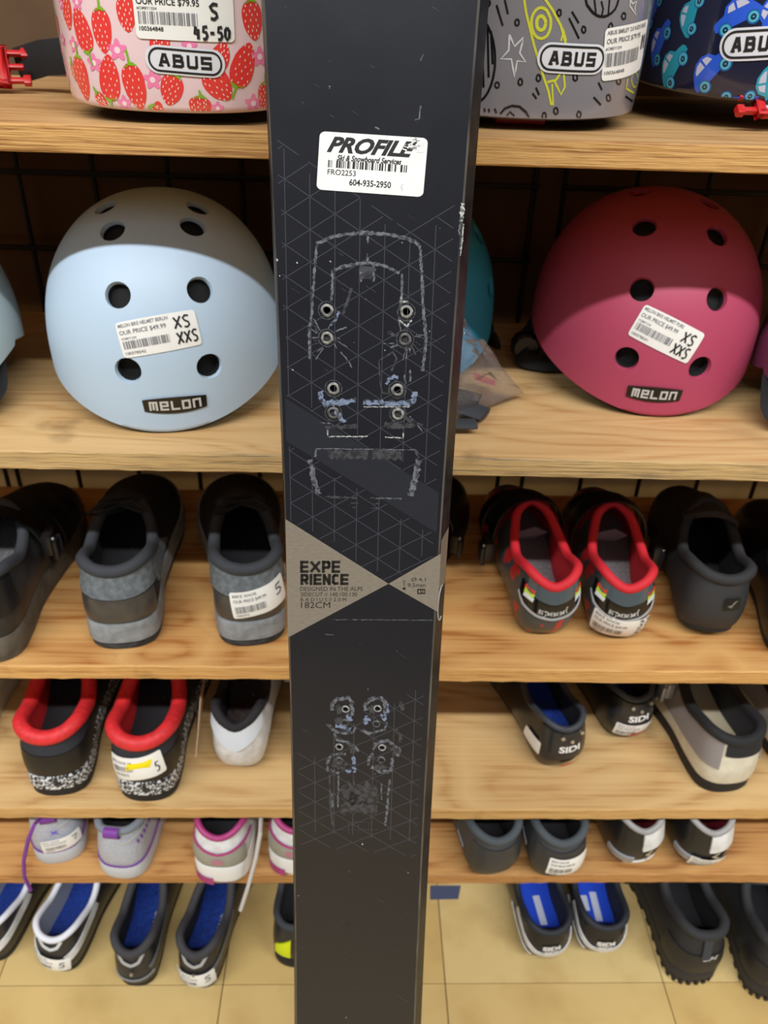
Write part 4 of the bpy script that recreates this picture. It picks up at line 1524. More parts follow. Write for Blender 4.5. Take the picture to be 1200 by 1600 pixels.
buckle(cr, (onz(1130, 203, Z1), onz(1200, 204, Z1)), 0.0005, 0.75, 0.04, mat('strap_light_blue', (168, 196, 214), 0.7))
pr = ony(52, 135, .78)
pl_ = ony(-24, 137, .77)
pr[2] = pl_[2] = Z1
buckle(sb, (pr, pl_), 0.0005, 0.9, 0.02, STRAPM)
a = MB()
q0, q1 = inv(sb, ony(30, 128, .79)), inv(sb, ony(112, 122, .76))
ptsb = [q0 + V(0, .006, .012), q0 + (q1 - q0) * .5 + V(0, .006, .016), q1 + V(.0, .006, .016), q1 + V(.02, .012, .02)]
a.tube(ptsb, 0.014, 10, flat=(.2, 1))
a.build('chin_strap', [STRAPM], sb.root)

# clear bag of black pads on the second shelf
bag = thing('plastic_bag', 'crumpled clear plastic bag holding dark spare pads, beside the ski', 'bag', onz(715, 640, Z2))
bl0 = np.array(bag.location)
GLS = bpy.data.materials.new('clear_film')
GLS.use_nodes = True
nt = GLS.node_tree
for n_ in list(nt.nodes):
    if n_.type == 'BSDF_PRINCIPLED':
        nt.nodes.remove(n_)
out = [n_ for n_ in nt.nodes if n_.type == 'OUTPUT_MATERIAL'][0]
mxs = nt.nodes.new('ShaderNodeMixShader')
tr_ = nt.nodes.new('ShaderNodeBsdfTransparent')
gl_ = nt.nodes.new('ShaderNodeBsdfGlossy')
tr_.inputs[0].default_value = (0.93, 0.94, 0.96, 1)
gl_.inputs['Roughness'].default_value = 0.14
lw_ = nt.nodes.new('ShaderNodeLayerWeight')
lw_.inputs[0].default_value = 0.45
bn_ = nt.nodes.new('ShaderNodeTexNoise')
bn_.inputs['Scale'].default_value = 55
bn_.inputs['Detail'].default_value = 3
bb_ = nt.nodes.new('ShaderNodeBump')
bb_.inputs['Strength'].default_value = 1.0
bb_.inputs['Distance'].default_value = 0.004
nt.links.new(bn_.outputs[0], bb_.inputs['Height'])
nt.links.new(bb_.outputs[0], gl_.inputs['Normal'])
ma_ = nt.nodes.new('ShaderNodeMath')
ma_.operation = 'MULTIPLY_ADD'
ma_.inputs[1].default_value = 0.7
ma_.inputs[2].default_value = 0.16
nt.links.new(lw_.outputs['Fresnel'], ma_.inputs[0])
nt.links.new(ma_.outputs[0], mxs.inputs[0])
nt.links.new(tr_.outputs[0], mxs.inputs[1])
nt.links.new(gl_.outputs[0], mxs.inputs[2])
nt.links.new(mxs.outputs[0], out.inputs[0])
# two film walls of a flattened, creased bag leaning against the helmet behind
from mathutils import noise as mnoise
cor = [ony(630, 505, .69), ony(722, 507, .69), onz(818, 624, Z2) + V(0, 0, .006), None, onz(640, 688, Z2) + V(0, 0, .004)]
for sidek in (0, 1):
    a = MB()
    n = 17
    rows = []
    for i in range(n + 1):
        row = []
        for j in range(n + 1):
            u, v = i / n, j / n
            p = (cor[0] * (1 - u) + cor[1] * u) * (1 - v) + (cor[4] * (1 - u) + cor[2] * u) * v
            puff = 0.022 * math.sin(PI * u) * math.sin(PI * v) * (1 if sidek == 0 else 0.15)
            q = V(u * 5, v * 5, sidek * 9.3)
            nz = abs(mnoise.noise(Vector(q))) * 0.030 + abs(mnoise.noise(Vector(q * 2.7))) * 0.012
            ed = min(1, 6 * min(u, 1 - u, v, 1 - v) + .15)
            p = p + V(0, -0.4, 0.9) * (puff + nz * ed) - bl0
            p[2] = max(p[2], 0.0015 + 0.001 * (1 - sidek))
            row.append(p)
        rows.append(row)
    a.grid(rows, 0)
    a.build('film', [GLS], bag, smooth=False)
for k, (p0, p1, p2, w) in enumerate((((672, 640, .012), (718, 650, .010), (757, 660, .008), .013), ((660, 672, .010), (700, 678, .009), (742, 676, .009), .009), ((668, 634, .018), (712, 640, .018), (748, 646, .015), .009))):
    a = MB()
    pts = []
    P3 = [onz(x, y, Z2) + V(0, 0, z) - bl0 for x, y, z in (p0, p1, p2)]
    for i in range(9):
        t = i / 8
        pts.append(P3[0] * (1 - t) ** 2 + 2 * P3[1] * t * (1 - t) + P3[2] * t * t)
    a.tube(pts, w, 10, flat=(1, .35))
    a.build('spare_pad', [mat('pad_charcoal', (52, 56, 62), 0.8, bump=.2, scale=500)], bag)
a = MB()
q = [onz(x, y, Z2) + V(0, 0, z) - bl0 for x, y, z in ((738, 605, .016), (772, 612, .012), (772, 618, .010), (740, 612, .013))]
a.add(q, [(0, 1, 2, 3)])
a.build('paper_slip', [mat('slip_print', (206, 110, 76), 0.6, rgb2=(190, 60, 110), scale=120)], bag, smooth=False)
# ------------------------------------------------------------------ shoes
def crom(pts, t, closed=True):
    n = len(pts)
    i = int(math.floor(t))
    f = t - i
    g = lambda k: pts[(i + k) % n]
    a, b, c, d = g(-1), g(0), g(1), g(2)
    return 0.5 * ((2 * b) + (c - a) * f + (2 * a - 5 * b + 4 * c - d) * f * f + (3 * b - a - 3 * c + d) * f ** 3)


def sstep(x, a, b):
    t = min(1, max(0, (x - a) / (b - a)))
    return t * t * (3 - 2 * t)


HALF_P = [(0, 0.0), (.20, .012), (.325, .06), (.35, .17), (.335, .33), (.40, .52), (.485, .70), (.46, .84), (.30, .955), (.0, 1.0)]


class Shoe:
    """heel at the origin pointing to -y, toe to +y; u in -.5 .. .5 runs round from the heel (0) to the toe, v from sole to collar"""

    def __init__(s, label, heel, toe, z, L=0.275, W=0.098, hh=0.072, side=0.058, throat=0.088, toebox=0.045, open0=0.035, open1=0.47, ow=0.27, sole=0.026,
                 notch=0.0, inset=0.0, upper=None, collar=None, lining=None, insole=None, layers=None, collar_r=0.005, asym=0.0, group=None, bulge=0.004,
                 insz=None, yaw=None, tongue=None, toe_up=0.012, heel_in=0.0):
        p = onz(heel[0], heel[1], z)
        if yaw is None:
            q = onz(toe[0], toe[1], z + 0.04)
            yaw = -math.atan2(q[0] - p[0], q[1] - p[1])
        s.L, s.W = L, W
        s.root = thing('cycling_shoe', label, 'shoe', (p[0], p[1], z + 0.0006), yaw, group)
        P = [V(x * W * (1 + asym * (1 if x > 0 else -1)), y * L, 0) for x, y in HALF_P]
        s.P = P + [V(-q[0] * (1 - asym) / (1 + asym) if asym else -q[0], q[1], 0) for q in P[-2:0:-1]]
        zs = sole
        hq = [(0, open0, hh - notch), (ow * .55, open0 + .012, hh - notch * .45), (ow * .92, open0 + .06, hh), (ow, open0 + .13, hh - .4 * (hh - side)), (ow, .24, side), (ow * .96, .31, side + .002),
              (ow * .86, .37, side + .3 * (throat - side)), (ow * .66, open1 - .05, side + .65 * (throat - side)), (ow * .36, open1 - .015, throat - .003), (0, open1, throat)]
        Q = [V(x * W, y * L, zz) for x, y, zz in hq]
        s.Q = Q + [V(-q[0], q[1], q[2]) for q in Q[-2:0:-1]]
        s.n = len(s.P)
        s.zs, s.toebox, s.bulge, s.inset, s.toe_up, s.heel_in = zs, toebox, bulge, inset, toe_up, heel_in
        NU, NV = 72, 12
        up = MB()
        rows = [[s.pt(-.5 + j / NU, i / NV) for j in range(NU)] for i in range(NV + 1)]
        up.grid(rows, 0, close=True)
        s.up = up.build('upper', [upper], s.root, sharp=70)
        # lining and insole
        ln = MB()
        insz = insz or zs + 0.004
        rows = []
        for i in range(6):
            f = i / 5
            r = []
            for j in range(NU):
                u = -.5 + j / NU
                q = s.loopQ(u)
                b = s.loopP(u)
                c0 = V(0, min(b[1], .95 * L), 0)
                bb = V(b[0] * .84, .035 * L + b[1] * .90, insz)
                qq = V(q[0] * .93, q[1] + (0.002 if q[1] < .2 * L else -0.0), q[2] - 0.001)
                m = qq * (1 - f) + bb * f
                if b[1] > .4 * L:
                    m[2] = qq[2] * (1 - f ** 1.6) + insz * f ** 1.6 if f < 1 else insz
                r.append(m)
            rows.append(r)
        ln.grid(rows, 0, close=True, flip=True)
        ln.build('lining', [lining], s.root, sharp=70)
        io = MB()
        rr = [[V(p_[0] * k, .45 * L + (p_[1] - .45 * L) * k, insz + 0.001 + .004 * (1 - math.cos(2 * PI * j / NU)) * 0.0) for j, p_ in enumerate(rows[-1])] for k in (1, .66, .33, .02)]
        io.grid(rr, 0, close=True)
        io.build('insole', [insole or lining], s.root)
        if collar is not None:
            a = MB()
            path = [s.loopQ(-.5 + j / 56) for j in range(56)]
            a.tube(path, [collar_r] * 56, 8, closed=True)
            a.build('collar', [collar], s.root, sharp=80)
        # sole layers, bottom to top
        z0 = 0.0
        for (z1, sc, m, nm) in (layers or [(zs, 1.02, upper, 'outsole')]):
            a = MB()
            rr = []
            for (zz, k) in ((z0, .965 if z0 == 0 else 1.0), (z0 + .25 * (z1 - z0), 1.0), (z1 - .15 * (z1 - z0), 1.0), (z1, .985)):
                r = []
                for j in range(64):
                    b = s.base(-.5 + j / 64)
                    r.append(V(b[0] * sc * k, .45 * L + (b[1] - .45 * L) * (1 + (sc * k - 1) * .5), zz + s.rise(b[1])))
                rr.append(r)
            a.grid(rr, 0, close=True)
            a.add(rr[0], [tuple(range(64))[::-1]])
            a.add(rr[-1], [tuple(range(64))])
            a.build(nm, [m], s.root, sharp=40)
            z0 = z1
        if tongue is not None:
            m, zt, wt, back = tongue
            a = MB()
            r1 = []
            for i in range(7):
                f = i / 6
                y = (open1 + .10 - (.10 + back) * f) * L
                zc = throat - .004 + (zt - throat + .004) * f
                r1.append([V(x * wt * (0.8 + .2 * f), y + .010 * x * x * f, zc - .016 * x * x) for x in [-1, -.66, -.33, 0, .33, .66, 1]])
            r2 = [[p_ + V(0, -.006, -.004) for p_ in r] for r in r1]
            a.grid(r1, 0)
            a.grid(r2, 0, flip=True)
            edge = [r[0] for r in r1] + r1[-1][1:] + [r[-1] for r in r1[::-1]][1:]
            edge2 = [r[0] for r in r2] + r2[-1][1:] + [r[-1] for r in r2[::-1]][1:]
            a.grid([edge, edge2], 0)
            a.build('tongue', [m], s.root, sharp=50)

    def rise(s, y):
        t = max(0, y / s.L - .62)
        return s.toe_up * (t / .38) ** 2

    def loopP(s, u):
        return crom(s.P, (u % 1) * s.n)

    def base(s, u):
        b = s.loopP(u)
        k = 1 - s.inset
        return V(b[0] * k, b[1] + s.heel_in * s.L * max(0, 1 - b[1] / (.25 * s.L)), 0)

    def loopQ(s, u):
        return crom(s.Q, (u % 1) * s.n)

    def pt(s, u, v, off=0.0):
        p = s._pt(u, v)
        if off:
            e = 0.004
            du = s._pt(u + e, v) - s._pt(u - e, v)
            v0, v1 = max(0, v - .02), min(1, v + .02)
            dv = s._pt(u, v1) - s._pt(u, v0)
            n = np.cross(du, dv)
            n /= np.linalg.norm(n) + 1e-12
            p = p + n * off
        return p

    def _pt(s, u, v):
        b0 = s.base(u)
        full = s.loopP(u)
        q = s.loopQ(u)
        ft = sstep(full[1] / s.L, .42, .75)           # 0 at the heel, 1 at the toe
        zb = s.zs + s.rise(full[1]) - 0.001
        b = V(b0[0] * .97, .45 * s.L + (b0[1] - .45 * s.L) * .985, zb)
        out = V(full[0], full[1] - .3 * s.L, 0)
        out = out / (np.linalg.norm(out) + 1e-9)
        h = q[2] - zb
        c1 = V(full[0] * .98, .45 * s.L + (full[1] - .45 * s.L) * .985, zb + .38 * h) + out * s.bulge
        c2 = q + out * s.bulge * .6 + V(0, 0, -.30 * h)
        t1 = b + V(0, 0, (s.toebox - s.zs) * 1.0) + out * .001
        t2 = q + (b - q) * V(.62, .62, 0) + V(0, 0, -(q[2] - s.toebox) * .62)
        c1 = c1 * (1 - ft) + t1 * ft
        c2 = c2 * (1 - ft) + t2 * ft
        w = 1 - v
        return b * w ** 3 + 3 * c1 * w * w * v + 3 * c2 * w * v * v + q * v ** 3

    def surf(s, u0, v0, ang=0.0):
        e = .01
        lu = np.linalg.norm(s._pt(u0 + e, v0) - s._pt(u0 - e, v0)) / (2 * e)
        lv = np.linalg.norm(s._pt(u0, min(1, v0 + .05)) - s._pt(u0, max(0, v0 - .05))) / (min(1, v0 + .05) - max(0, v0 - .05))
        c, sn = math.cos(ang), math.sin(ang)
        return lambda x, y, o=0.0: s.pt(u0 + (c * x - sn * y) / lu, min(1, max(0, v0 + (sn * x + c * y) / lv)), o)

    def panel(s, name, m, u0, u1, lo, hi, off=.0014, nu=28, nv=6, label=None):
        """a sewn-on panel of the upper between two curves lo(u), hi(u), with a turned-down edge"""
        fn = lambda f: f if callable(f) else (lambda u, c=f: c)
        lo, hi = fn(lo), fn(hi)
        a = MB()
        rows = []
        for i in range(-1, nv + 2):
            r = []
            fi = min(max(i, 0), nv) / nv
            for j in range(-1, nu + 2):
                fj = min(max(j, 0), nu) / nu
                u = u0 + (u1 - u0) * fj
                v = lo(u) + (hi(u) - lo(u)) * fi
                edge = i < 0 or j < 0 or i > nv or j > nu
                r.append(s.pt(u, v, -.0003 if edge else off))
            rows.append(r)
        a.grid(rows, 0)
        return a.build(name, [m], s.root, sharp=60, label=label)

    def stripe(s, name, m, uv, w, off=.0016, label=None):
        a = MB()
        pts = [np.array(p, float) for p in uv]
        q = []
        for p, r in zip(pts, pts[1:]):
            q += [p + (r - p) * i / 5 for i in range(5)]
        q.append(pts[-1])
        S_ = lambda u, v, o=0: s.pt(u, min(1, max(0, v)), o)
        rows = []
        for i, p in enumerate(q):
            c = S_(p[0], p[1], off)
            t = S_(*q[min(i + 1, len(q) - 1)], off) - S_(*q[max(i - 1, 0)], off)
            n = S_(p[0], p[1], off + .001) - c
            sd = np.cross(n, t)
            sd = sd / (np.linalg.norm(sd) + 1e-12) * w / 2
            nn = n / (np.linalg.norm(n) + 1e-12) * .0012
            rows.append([c - sd - nn, c - sd, c + sd, c + sd - nn])
        a.grid(rows, 0, flip=True)
        return a.build(name, [m], s.root, sharp=50, label=label)

    def strap(s, y, m, wside, ztop, zside=0.03, w=0.02, tilt=0.0, name='strap', th=.0024):
        a = MB()
        rows = []
        n = 18
        for i in range(n + 1):
            t = PI * i / n
            x = -math.cos(t) * wside
            z = zside + (ztop - zside) * math.sin(t) ** .75
            yy = y * s.L + tilt * x
            nrm = V(-math.cos(t), 0, math.sin(t) + .15)
            nrm /= np.linalg.norm(nrm)
            c = V(x, yy, z)
            f = V(0, 1, -.28 * math.sin(t))
            f /= np.linalg.norm(f)
            rows.append([c - f * w / 2 - nrm * th / 2, c - f * w / 2 + nrm * th / 2, c + f * w / 2 + nrm * th / 2, c + f * w / 2 - nrm * th / 2])
        a.grid(rows, 0, close=True)
        a.add(rows[0], [(0, 1, 2, 3)])
        a.add(rows[-1], [(3, 2, 1, 0)])
        return a.build(name, [m], s.root, sharp=35)

    def ratchet(s, side, y, z, x, m1, m2):
        """toothed ladder and lever of a buckle on one side"""
        a = MB()
        fr = lambda q: V(side * (x + q[0]), y * s.L + q[1], z + q[2])
        a.box((-.004, -.013, -.012), (.006, .013, .012), 0, fr)
        a.box((.004, -.010, -.020), (.010, .004, .004), 0, fr)
        o = a.build('buckle', [m1], s.root, bevel=.002)
        b = MB()
        for k in range(5):
            fz = lambda q, k=k: fr(q + V(0, 0, -.018 + k * .0045))
            b.box((.006, -.006, 0), (.0095, .010, .0022), 0, fz)
        b.build('ladder_teeth', [m2], o, smooth=False)
        c = MB()
        for dy, dz in ((-.006, .006), (.007, -.002)):
            fz = lambda q: fr(q)
            rows = [[fr(V(.006 + h, dy + rr * math.cos(2 * PI * j / 10), dz + rr * math.sin(2 * PI * j / 10))) for j in range(10)] for h, rr in ((0, .0022), (.0016, .0022), (.0024, .0012), (.0024, .0001))]
            c.grid(rows, 0, close=True)
        c.build('rivet', [mat('rivet_steel', (200, 200, 202), .3, metal=.9)], o)
        return o

    def laces(s, m, y0, y1, n, w, z0, z1, bow=True):
        for k in range(n):
            f = k / (n - 1)
            y = (y0 + (y1 - y0) * f) * s.L
            z = z0 + (z1 - z0) * f
            a = MB()
            sg = 1 if k % 2 else -1
            a.tube([V(-w, y - .004 * sg, z - .004), V(-w * .4, y - .002 * sg, z + .003), V(w * .4, y + .002 * sg, z + .003), V(w, y + .004 * sg, z - .004)], .0024, 6)
            a.build('lace', [m], s.root)
        if bow:
            a = MB()
            y = y0 * s.L
            for sg in (-1, 1):
                a.tube([V(0, y, z0 + .004), V(sg * .016, y - .010, z0 + .012), V(sg * .030, y - .020, z0 + .004), V(sg * .022, y - .012, z0 - .001), V(0, y, z0 + .002)], .002, 6)
            a.build('lace_bow', [m], s.root)

    def pull_tab(s, m, v0=.93, w=.008, h=.016, out=.006, u0=0.0):
        c = s.pt(u0, v0, 0)
        t = s.pt(u0 + .02, v0, 0) - s.pt(u0 - .02, v0, 0)
        t /= np.linalg.norm(t)
        nn = s.pt(u0, v0, .001) - c
        nn /= np.linalg.norm(nn)
        a = MB()
        rows = []
        for j in range(13):
            an = -PI * .5 + PI * 1.0 * j / 12
            p = c + nn * (out * math.cos(an) + .001) + V(0, 0, 1) * (h / 2 * math.sin(an) + h * .25)
            rows.append([p - t * w - nn * .0012, p - t * w + nn * .0008, p + t * w + nn * .0008, p + t * w - nn * .0012])
        a.grid(rows, 0, close=True)
        return a.build('pull_tab', [m], s.root, sharp=40)

    def sticker(s, u, v, w, h, ang, digits, seed, dx=.62):
        S_ = s.surf(u, v, ang)
        hs = []
        for k, d in enumerate(digits):
            hs += hand(d, dx, .58 - .50 * k if len(digits) > 1 else .42, .20 * len(d) ** .5, .36)
        price_label(s.root, S_w(S_), w, h, [('BIKE SHOE', .05, .80, .4, .11, 1), ('OUR PRICE $49.99', .05, .58, .54, .14, 1), ('|||', .06, .2, .5, .26, 1), ('100372', .06, .07, .2, .08, 1)], hs, seed, .0025)

    def word(s, u, v, w, h, ang, txt, m, bold=.03, name='lettering', shear=0.0):
        a = MB()
        block_or_text(a, s.surf(u, v, ang), txt, -w / 2, -h / 2, w, h, 0, .0022, bold, shear)
        return a.build(name, [m], s.root, smooth=False)

    def blob(s, name, m, u, v, pts, off=.002, label=None):
        a = MB()
        poly(a, s.surf(u, v), pts, 0, off, 3)
        return a.build(name, [m], s.root, label=label)


def S_w(S_):
    return lambda x, y, o=0.0: S_(x, y, o + .0022)


def block_or_text(a, S_, txt, x, y, w, h, mi, off, bold, shear):
    text(a, S_, txt, x, y, w, h, mi, off, bold, shear)


K = lambda name, rgb, rough=.6, **k: mat(name, rgb, rough, **k)
SUEDE = K('suede_black', (24, 25, 27), .8, var=.3, scale=300)
MESHB = K('mesh_black', (20, 20, 22), .9, bump=.4, scale=900)
PLAS = K('moulded_black', (22, 22, 24), .35)
RUB = K('rubber_black', (26, 26, 28), .7, bump=.15, scale=400)
DIRTY = K('rubber_worn_grey', (66, 70, 74), .8, rgb2=(40, 42, 45), scale=120)
GREYM = K('midsole_grey', (146, 152, 156), .6, rgb2=(120, 124, 126), scale=90)
NUBUCK = K('nubuck_grey', (108, 116, 122), .8, rgb2=(84, 90, 94), scale=160)
CHAR = K('fabric_charcoal', (52, 56, 62), .8, bump=.2, scale=700)
BLUE = K('insole_blue', (24, 62, 158), .6, var=.3, scale=300)
GINS = K('insole_grey', (150, 148, 150), .7, rgb2=(126, 122, 126), scale=260)
DINS = K('insole_dark', (34, 34, 38), .85)
WHT = K('leather_white', (222, 224, 226), .4, rgb2=(196, 194, 190), scale=60)
SILV = K('synthetic_silver', (176, 180, 190), .4, rgb2=(160, 164, 176), scale=400)
PURP = K('trim_purple', (116, 54, 148), .6)
MAGE = K('trim_magenta', (166, 54, 118), .5)
REDC = K('collar_red', (222, 44, 50), .6, var=.12, scale=200)
STEEL = K('strap_silver', (176, 182, 190), .3, metal=.6)

Z3, Z4, Z5 = TOPS[2], TOPS[3], TOPS[4]
G3 = 'bike shoes on the third shelf'

# --- third shelf, left
for (hx, tx, lab, tag_, k) in (((195, 1017), (222, 770), 'grey and black laced bike trainer without a price label, third shelf left', None, 0),
                               ((397, 1012), (372, 770), 'grey and black laced bike trainer wearing a price label, beside the ski', '5', 1)):
    s = Shoe(lab, hx, tx, Z3, L=.285, W=.104, hh=.098, side=.082, throat=.108, notch=.004, ow=.31, sole=.034, upper=SUEDE, collar=CHAR, lining=MESHB, insole=DINS, collar_r=.0065,
             layers=[(.012, .99, DIRTY, 'outsole'), (.035, 1.03, GREYM, 'midsole')], tongue=(SUEDE, .118, .028, .04), bulge=.006, group='grey and black trainers on the third shelf')
    s.panel('heel_counter', NUBUCK, -.15, .15, lambda u: .50 + 1.6 * u * u, lambda u: .93, .0024)
    s.panel('heel_window', K('heel_film', (58, 58, 58), .3, rgb2=(74, 70, 66), scale=60), -.12, .12, .06, .48, .0014)
    s.panel('side_panel', NUBUCK, .16, .27, .35, .86, .002)
    s.panel('side_panel', NUBUCK, -.27, -.16, .35, .86, .002)
    s.laces(SUEDE, .36, .60, 5, .026, .112, .084)
    if tag_:
        s.sticker(.028, .42, .060, .029, .14, [tag_], 11, .74)

# black mountain shoe with ratchet, cut by the left edge
s = Shoe('black mountain bike shoe with ratchet buckle at the left picture edge', (-28, 1040), (64, 790), Z3, L=.285, W=.108, hh=.098, side=.084, throat=.108, notch=.003, ow=.30, sole=.03,
         upper=K('leather_black', (34, 34, 36), .45, rgb2=(52, 52, 52), scale=40), collar=CHAR, lining=MESHB, insole=GINS, collar_r=.006,
         layers=[(.03, 1.01, K('sole_brown_grey', (96, 90, 80), .7, rgb2=(70, 66, 58), scale=60), 'outsole')], bulge=.006, group=G3)
s.panel('heel_counter', PLAS, -.14, .14, .35, .86, .002)
s.strap(.40, PLAS, .050, .112, .045, .030)
s.strap(.60, PLAS, .050, .090, .035, .026)
s.strap(.74, PLAS, .050, .072, .035, .022)
s.ratchet(1, .37, .078, .052, PLAS, K('ladder_grey', (60, 60, 62), .4))

# black shoe mostly behind the ski
s = Shoe('black ratchet bike shoe mostly hidden behind the ski on the third shelf', (600, 985), (664, 800), Z3, L=.285, W=.104, hh=.09, side=.078, throat=.10, ow=.28, sole=.022, upper=PLAS, collar=CHAR, lining=MESHB,
         insole=DINS, layers=[(.022, 1.0, RUB, 'outsole')], group=G3)
s.strap(.45, PLAS, .050, .104, .04, .03)
s.ratchet(1, .42, .052, .050, PLAS, K('ladder_grey', (60, 60, 62), .4))

# red camouflage road shoes
CAMO = K('camo_red_grey', (70, 78, 82), .3, rgb2=(196, 44, 48), scale=38, lo=.55, hi=.565, detail=1)
LINR = K('padding_red', (206, 34, 48), .7, bump=.3, scale=700)
GLOSSG = K('heel_cup_grey', (74, 84, 90), .18)
for (hx, tx, lab, side_, lbl) in (((855, 1012), (792, 772), 'red and grey camouflage road shoe with buckle on its left, no price label', -1, False),
                                  ((962, 1014), (925, 772), 'red and grey camouflage road shoe with a price label on its heel', 1, True)):
    s = Shoe(lab, hx, tx, Z3, L=.275, W=.098, hh=.086, side=.072, throat=.098, notch=.012, ow=.285, open0=.03, open1=.50, sole=.008, inset=.18, heel_in=.05, upper=CAMO, collar=LINR, lining=LINR,
             insole=GINS, collar_r=.0052, layers=[(.009, .8, RUB, 'outsole')], bulge=.007, insz=.018, group='red camouflage road shoes')
    s.panel('heel_cup', GLOSSG, -.095, .095, lambda u: .70 + 5 * u * u, lambda u: .97, .003)
    s.panel('heel_badge', K('badge_gloss_black', (16, 16, 18), .2), -.125, .125, lambda u: .46 + 12 * u * u * .7, lambda u: .68 + 9 * u * u, .0022)
    s.stripe('piping', K('piping_pale', (170, 174, 176), .4), [(-.13, .62), (-.10, .50), (-.05, .445), (0, .43), (.05, .445), (.10, .50), (.13, .62)], .0022, .003)
    for sg in (-1, 1):
        for k, (c_, vv) in enumerate((((214, 60, 40), .80), ((190, 220, 60), .74), ((220, 228, 232), .68))):
            S_ = s.surf(sg * .092, vv - .02)
            a = MB()
            poly(a, S_, [(-.006 - sg * .002, -.0026), (.006 - sg * .002, -.0026), (.007 - sg * .002, .0026), (-.005 - sg * .002, .0026)], 0, .0032, 1)
            a.build('flag_stripe', [K('flag_%d' % k, c_, .4)], s.root)
    s.word(0, .53, .030, .010, 0, 'speed', K('print_heel_silver', (196, 198, 198), .4), .03)
    s.strap(.50, PLAS, .042, .104, .045, .026)
    s.strap(.66, PLAS, .045, .084, .035, .02)
    s.ratchet(side_, .40, .054, .050, PLAS, K('ladder_grey', (60, 60, 62), .4))
    a = MB()
    a.add([V(-.016, .16, .03), V(.016, .16, .03), V(.018, .115, .070), V(.0, .108, .082), V(-.018, .115, .07)], [(0, 1, 2, 3, 4)])
    a.build('tongue', [K('tongue_grey', (140, 138, 142), .7)], s.root)
    if lbl:
        s.sticker(.0, .24, .062, .030, -.10, ['37', '5'], 13, .74)

# charcoal shoe and its neighbour
MATTE = K('upper_matte_black', (44, 45, 48), .62, bump=.05, scale=500)
s = Shoe('plain charcoal slip-in cycling shoe with a small square heel mark', (1104, 1012), (1062, 775), Z3, L=.28, W=.102, hh=.088, side=.074, throat=.105, notch=.004, ow=.30, sole=.010, inset=.18, heel_in=.05, upper=MATTE,
         collar=K('padding_charcoal', (40, 41, 44), .8), lining=K('lining_black', (22, 23, 25), .85), insole=DINS, collar_r=.006, layers=[(.010, .8, RUB, 'outsole')], bulge=.008, tongue=(MATTE, .112, .03, .12), group=G3)
s.blob('heel_mark', K('mark_black', (14, 14, 15), .4), .035, .62, rrect(.016, .014, .001), .002)
s.blob('heel_mark_print', K('mark_grey', (112, 112, 112), .5), .035, .62, [(-.005, -.002), (-.001, -.004), (.001, .0), (.005, .004), (.001, .003), (-.001, -.0005)], .0026)
s = Shoe('dark shoe cut off by the right picture edge on the third shelf', (1242, 1040), (1195, 790), Z3, L=.28, W=.100, hh=.086, side=.072, throat=.10, ow=.30, sole=.014, inset=.1, upper=PLAS, collar=CHAR, lining=MESHB, insole=DINS,
         layers=[(.014, .9, RUB, 'outsole')], group=G3)

# --- fourth shelf, left
FLECK = K('midsole_fleck', (30, 30, 34), .6, rgb2=(216, 218, 220), scale=330, lo=.5, hi=.54, detail=2)
for (hx, tx, lab, lbl) in (((93, 1246), (124, 1060), 'black flat pedal shoe with red collar and flecked midsole, no label', 0), ((229, 1255), (262, 1065), 'black flat pedal shoe with red collar carrying a white label with yellow mark', 1)):
    s = Shoe(lab, hx, tx, Z4, L=.285, W=.101, hh=.096, side=.084, throat=.112, notch=.006, ow=.33, sole=.036, upper=K('synthetic_black', (30, 30, 33), .5), collar=REDC, lining=REDC, insole=DINS, collar_r=.009,
             layers=[(.016, 1.0, RUB, 'outsole'), (.036, 1.03, FLECK, 'midsole')], tongue=(REDC, .112, .026, .03), bulge=.005, group='black and red flat pedal shoes')
    s.panel('heel_counter', K('heel_black', (22, 22, 23), .45), -.16, .16, .05, .55, .0022)
    s.panel('heel_collar_panel', K('fabric_navy_black', (38, 40, 48), .8), -.17, .17, .56, .93, .0016)
    s.laces(SUEDE, .40, .60, 4, .026, .108, .086, False)
    if lbl:
        S_ = s.surf(-.012, .40, .18)
        price_label(s.root, S_w(S_), .064, .030, [('BIKE SHOE 39', .05, .72, .4, .1, 1), ('|||', .06, .4, .4, .22, 1), ('OUR PRICE', .06, .2, .3, .12, 1)], hand('5', .82, .2, .1, .4), 21, .0025)
        s.blob('yellow_mark', K('mark_yellow', (240, 222, 20), .4), -.002, .46, [(-.015, -.007), (.012, -.001), (.015, .009), (-.012, .003)], .0036)
        a = MB()
        a.tube([V(.046, .10, .085), V(.055, .07, .07), V(.056, .05, .05)], .0012, 6)
        a.build('tag_string', [SUEDE], s.root)
        a = MB()
        fr = lambda q: V(.0585 + q[0] + (q[2] - .05) * .08, .02 + q[1] + (q[2] - .05) * .7, q[2])
        a.box((-.0006, 0, .052), (.0006, .03, .108), 0, fr)
        a.build('hang_tag', [K('card_kraft', (176, 146, 116), .8)], s.root, bevel=.0003, label='kraft card tag')

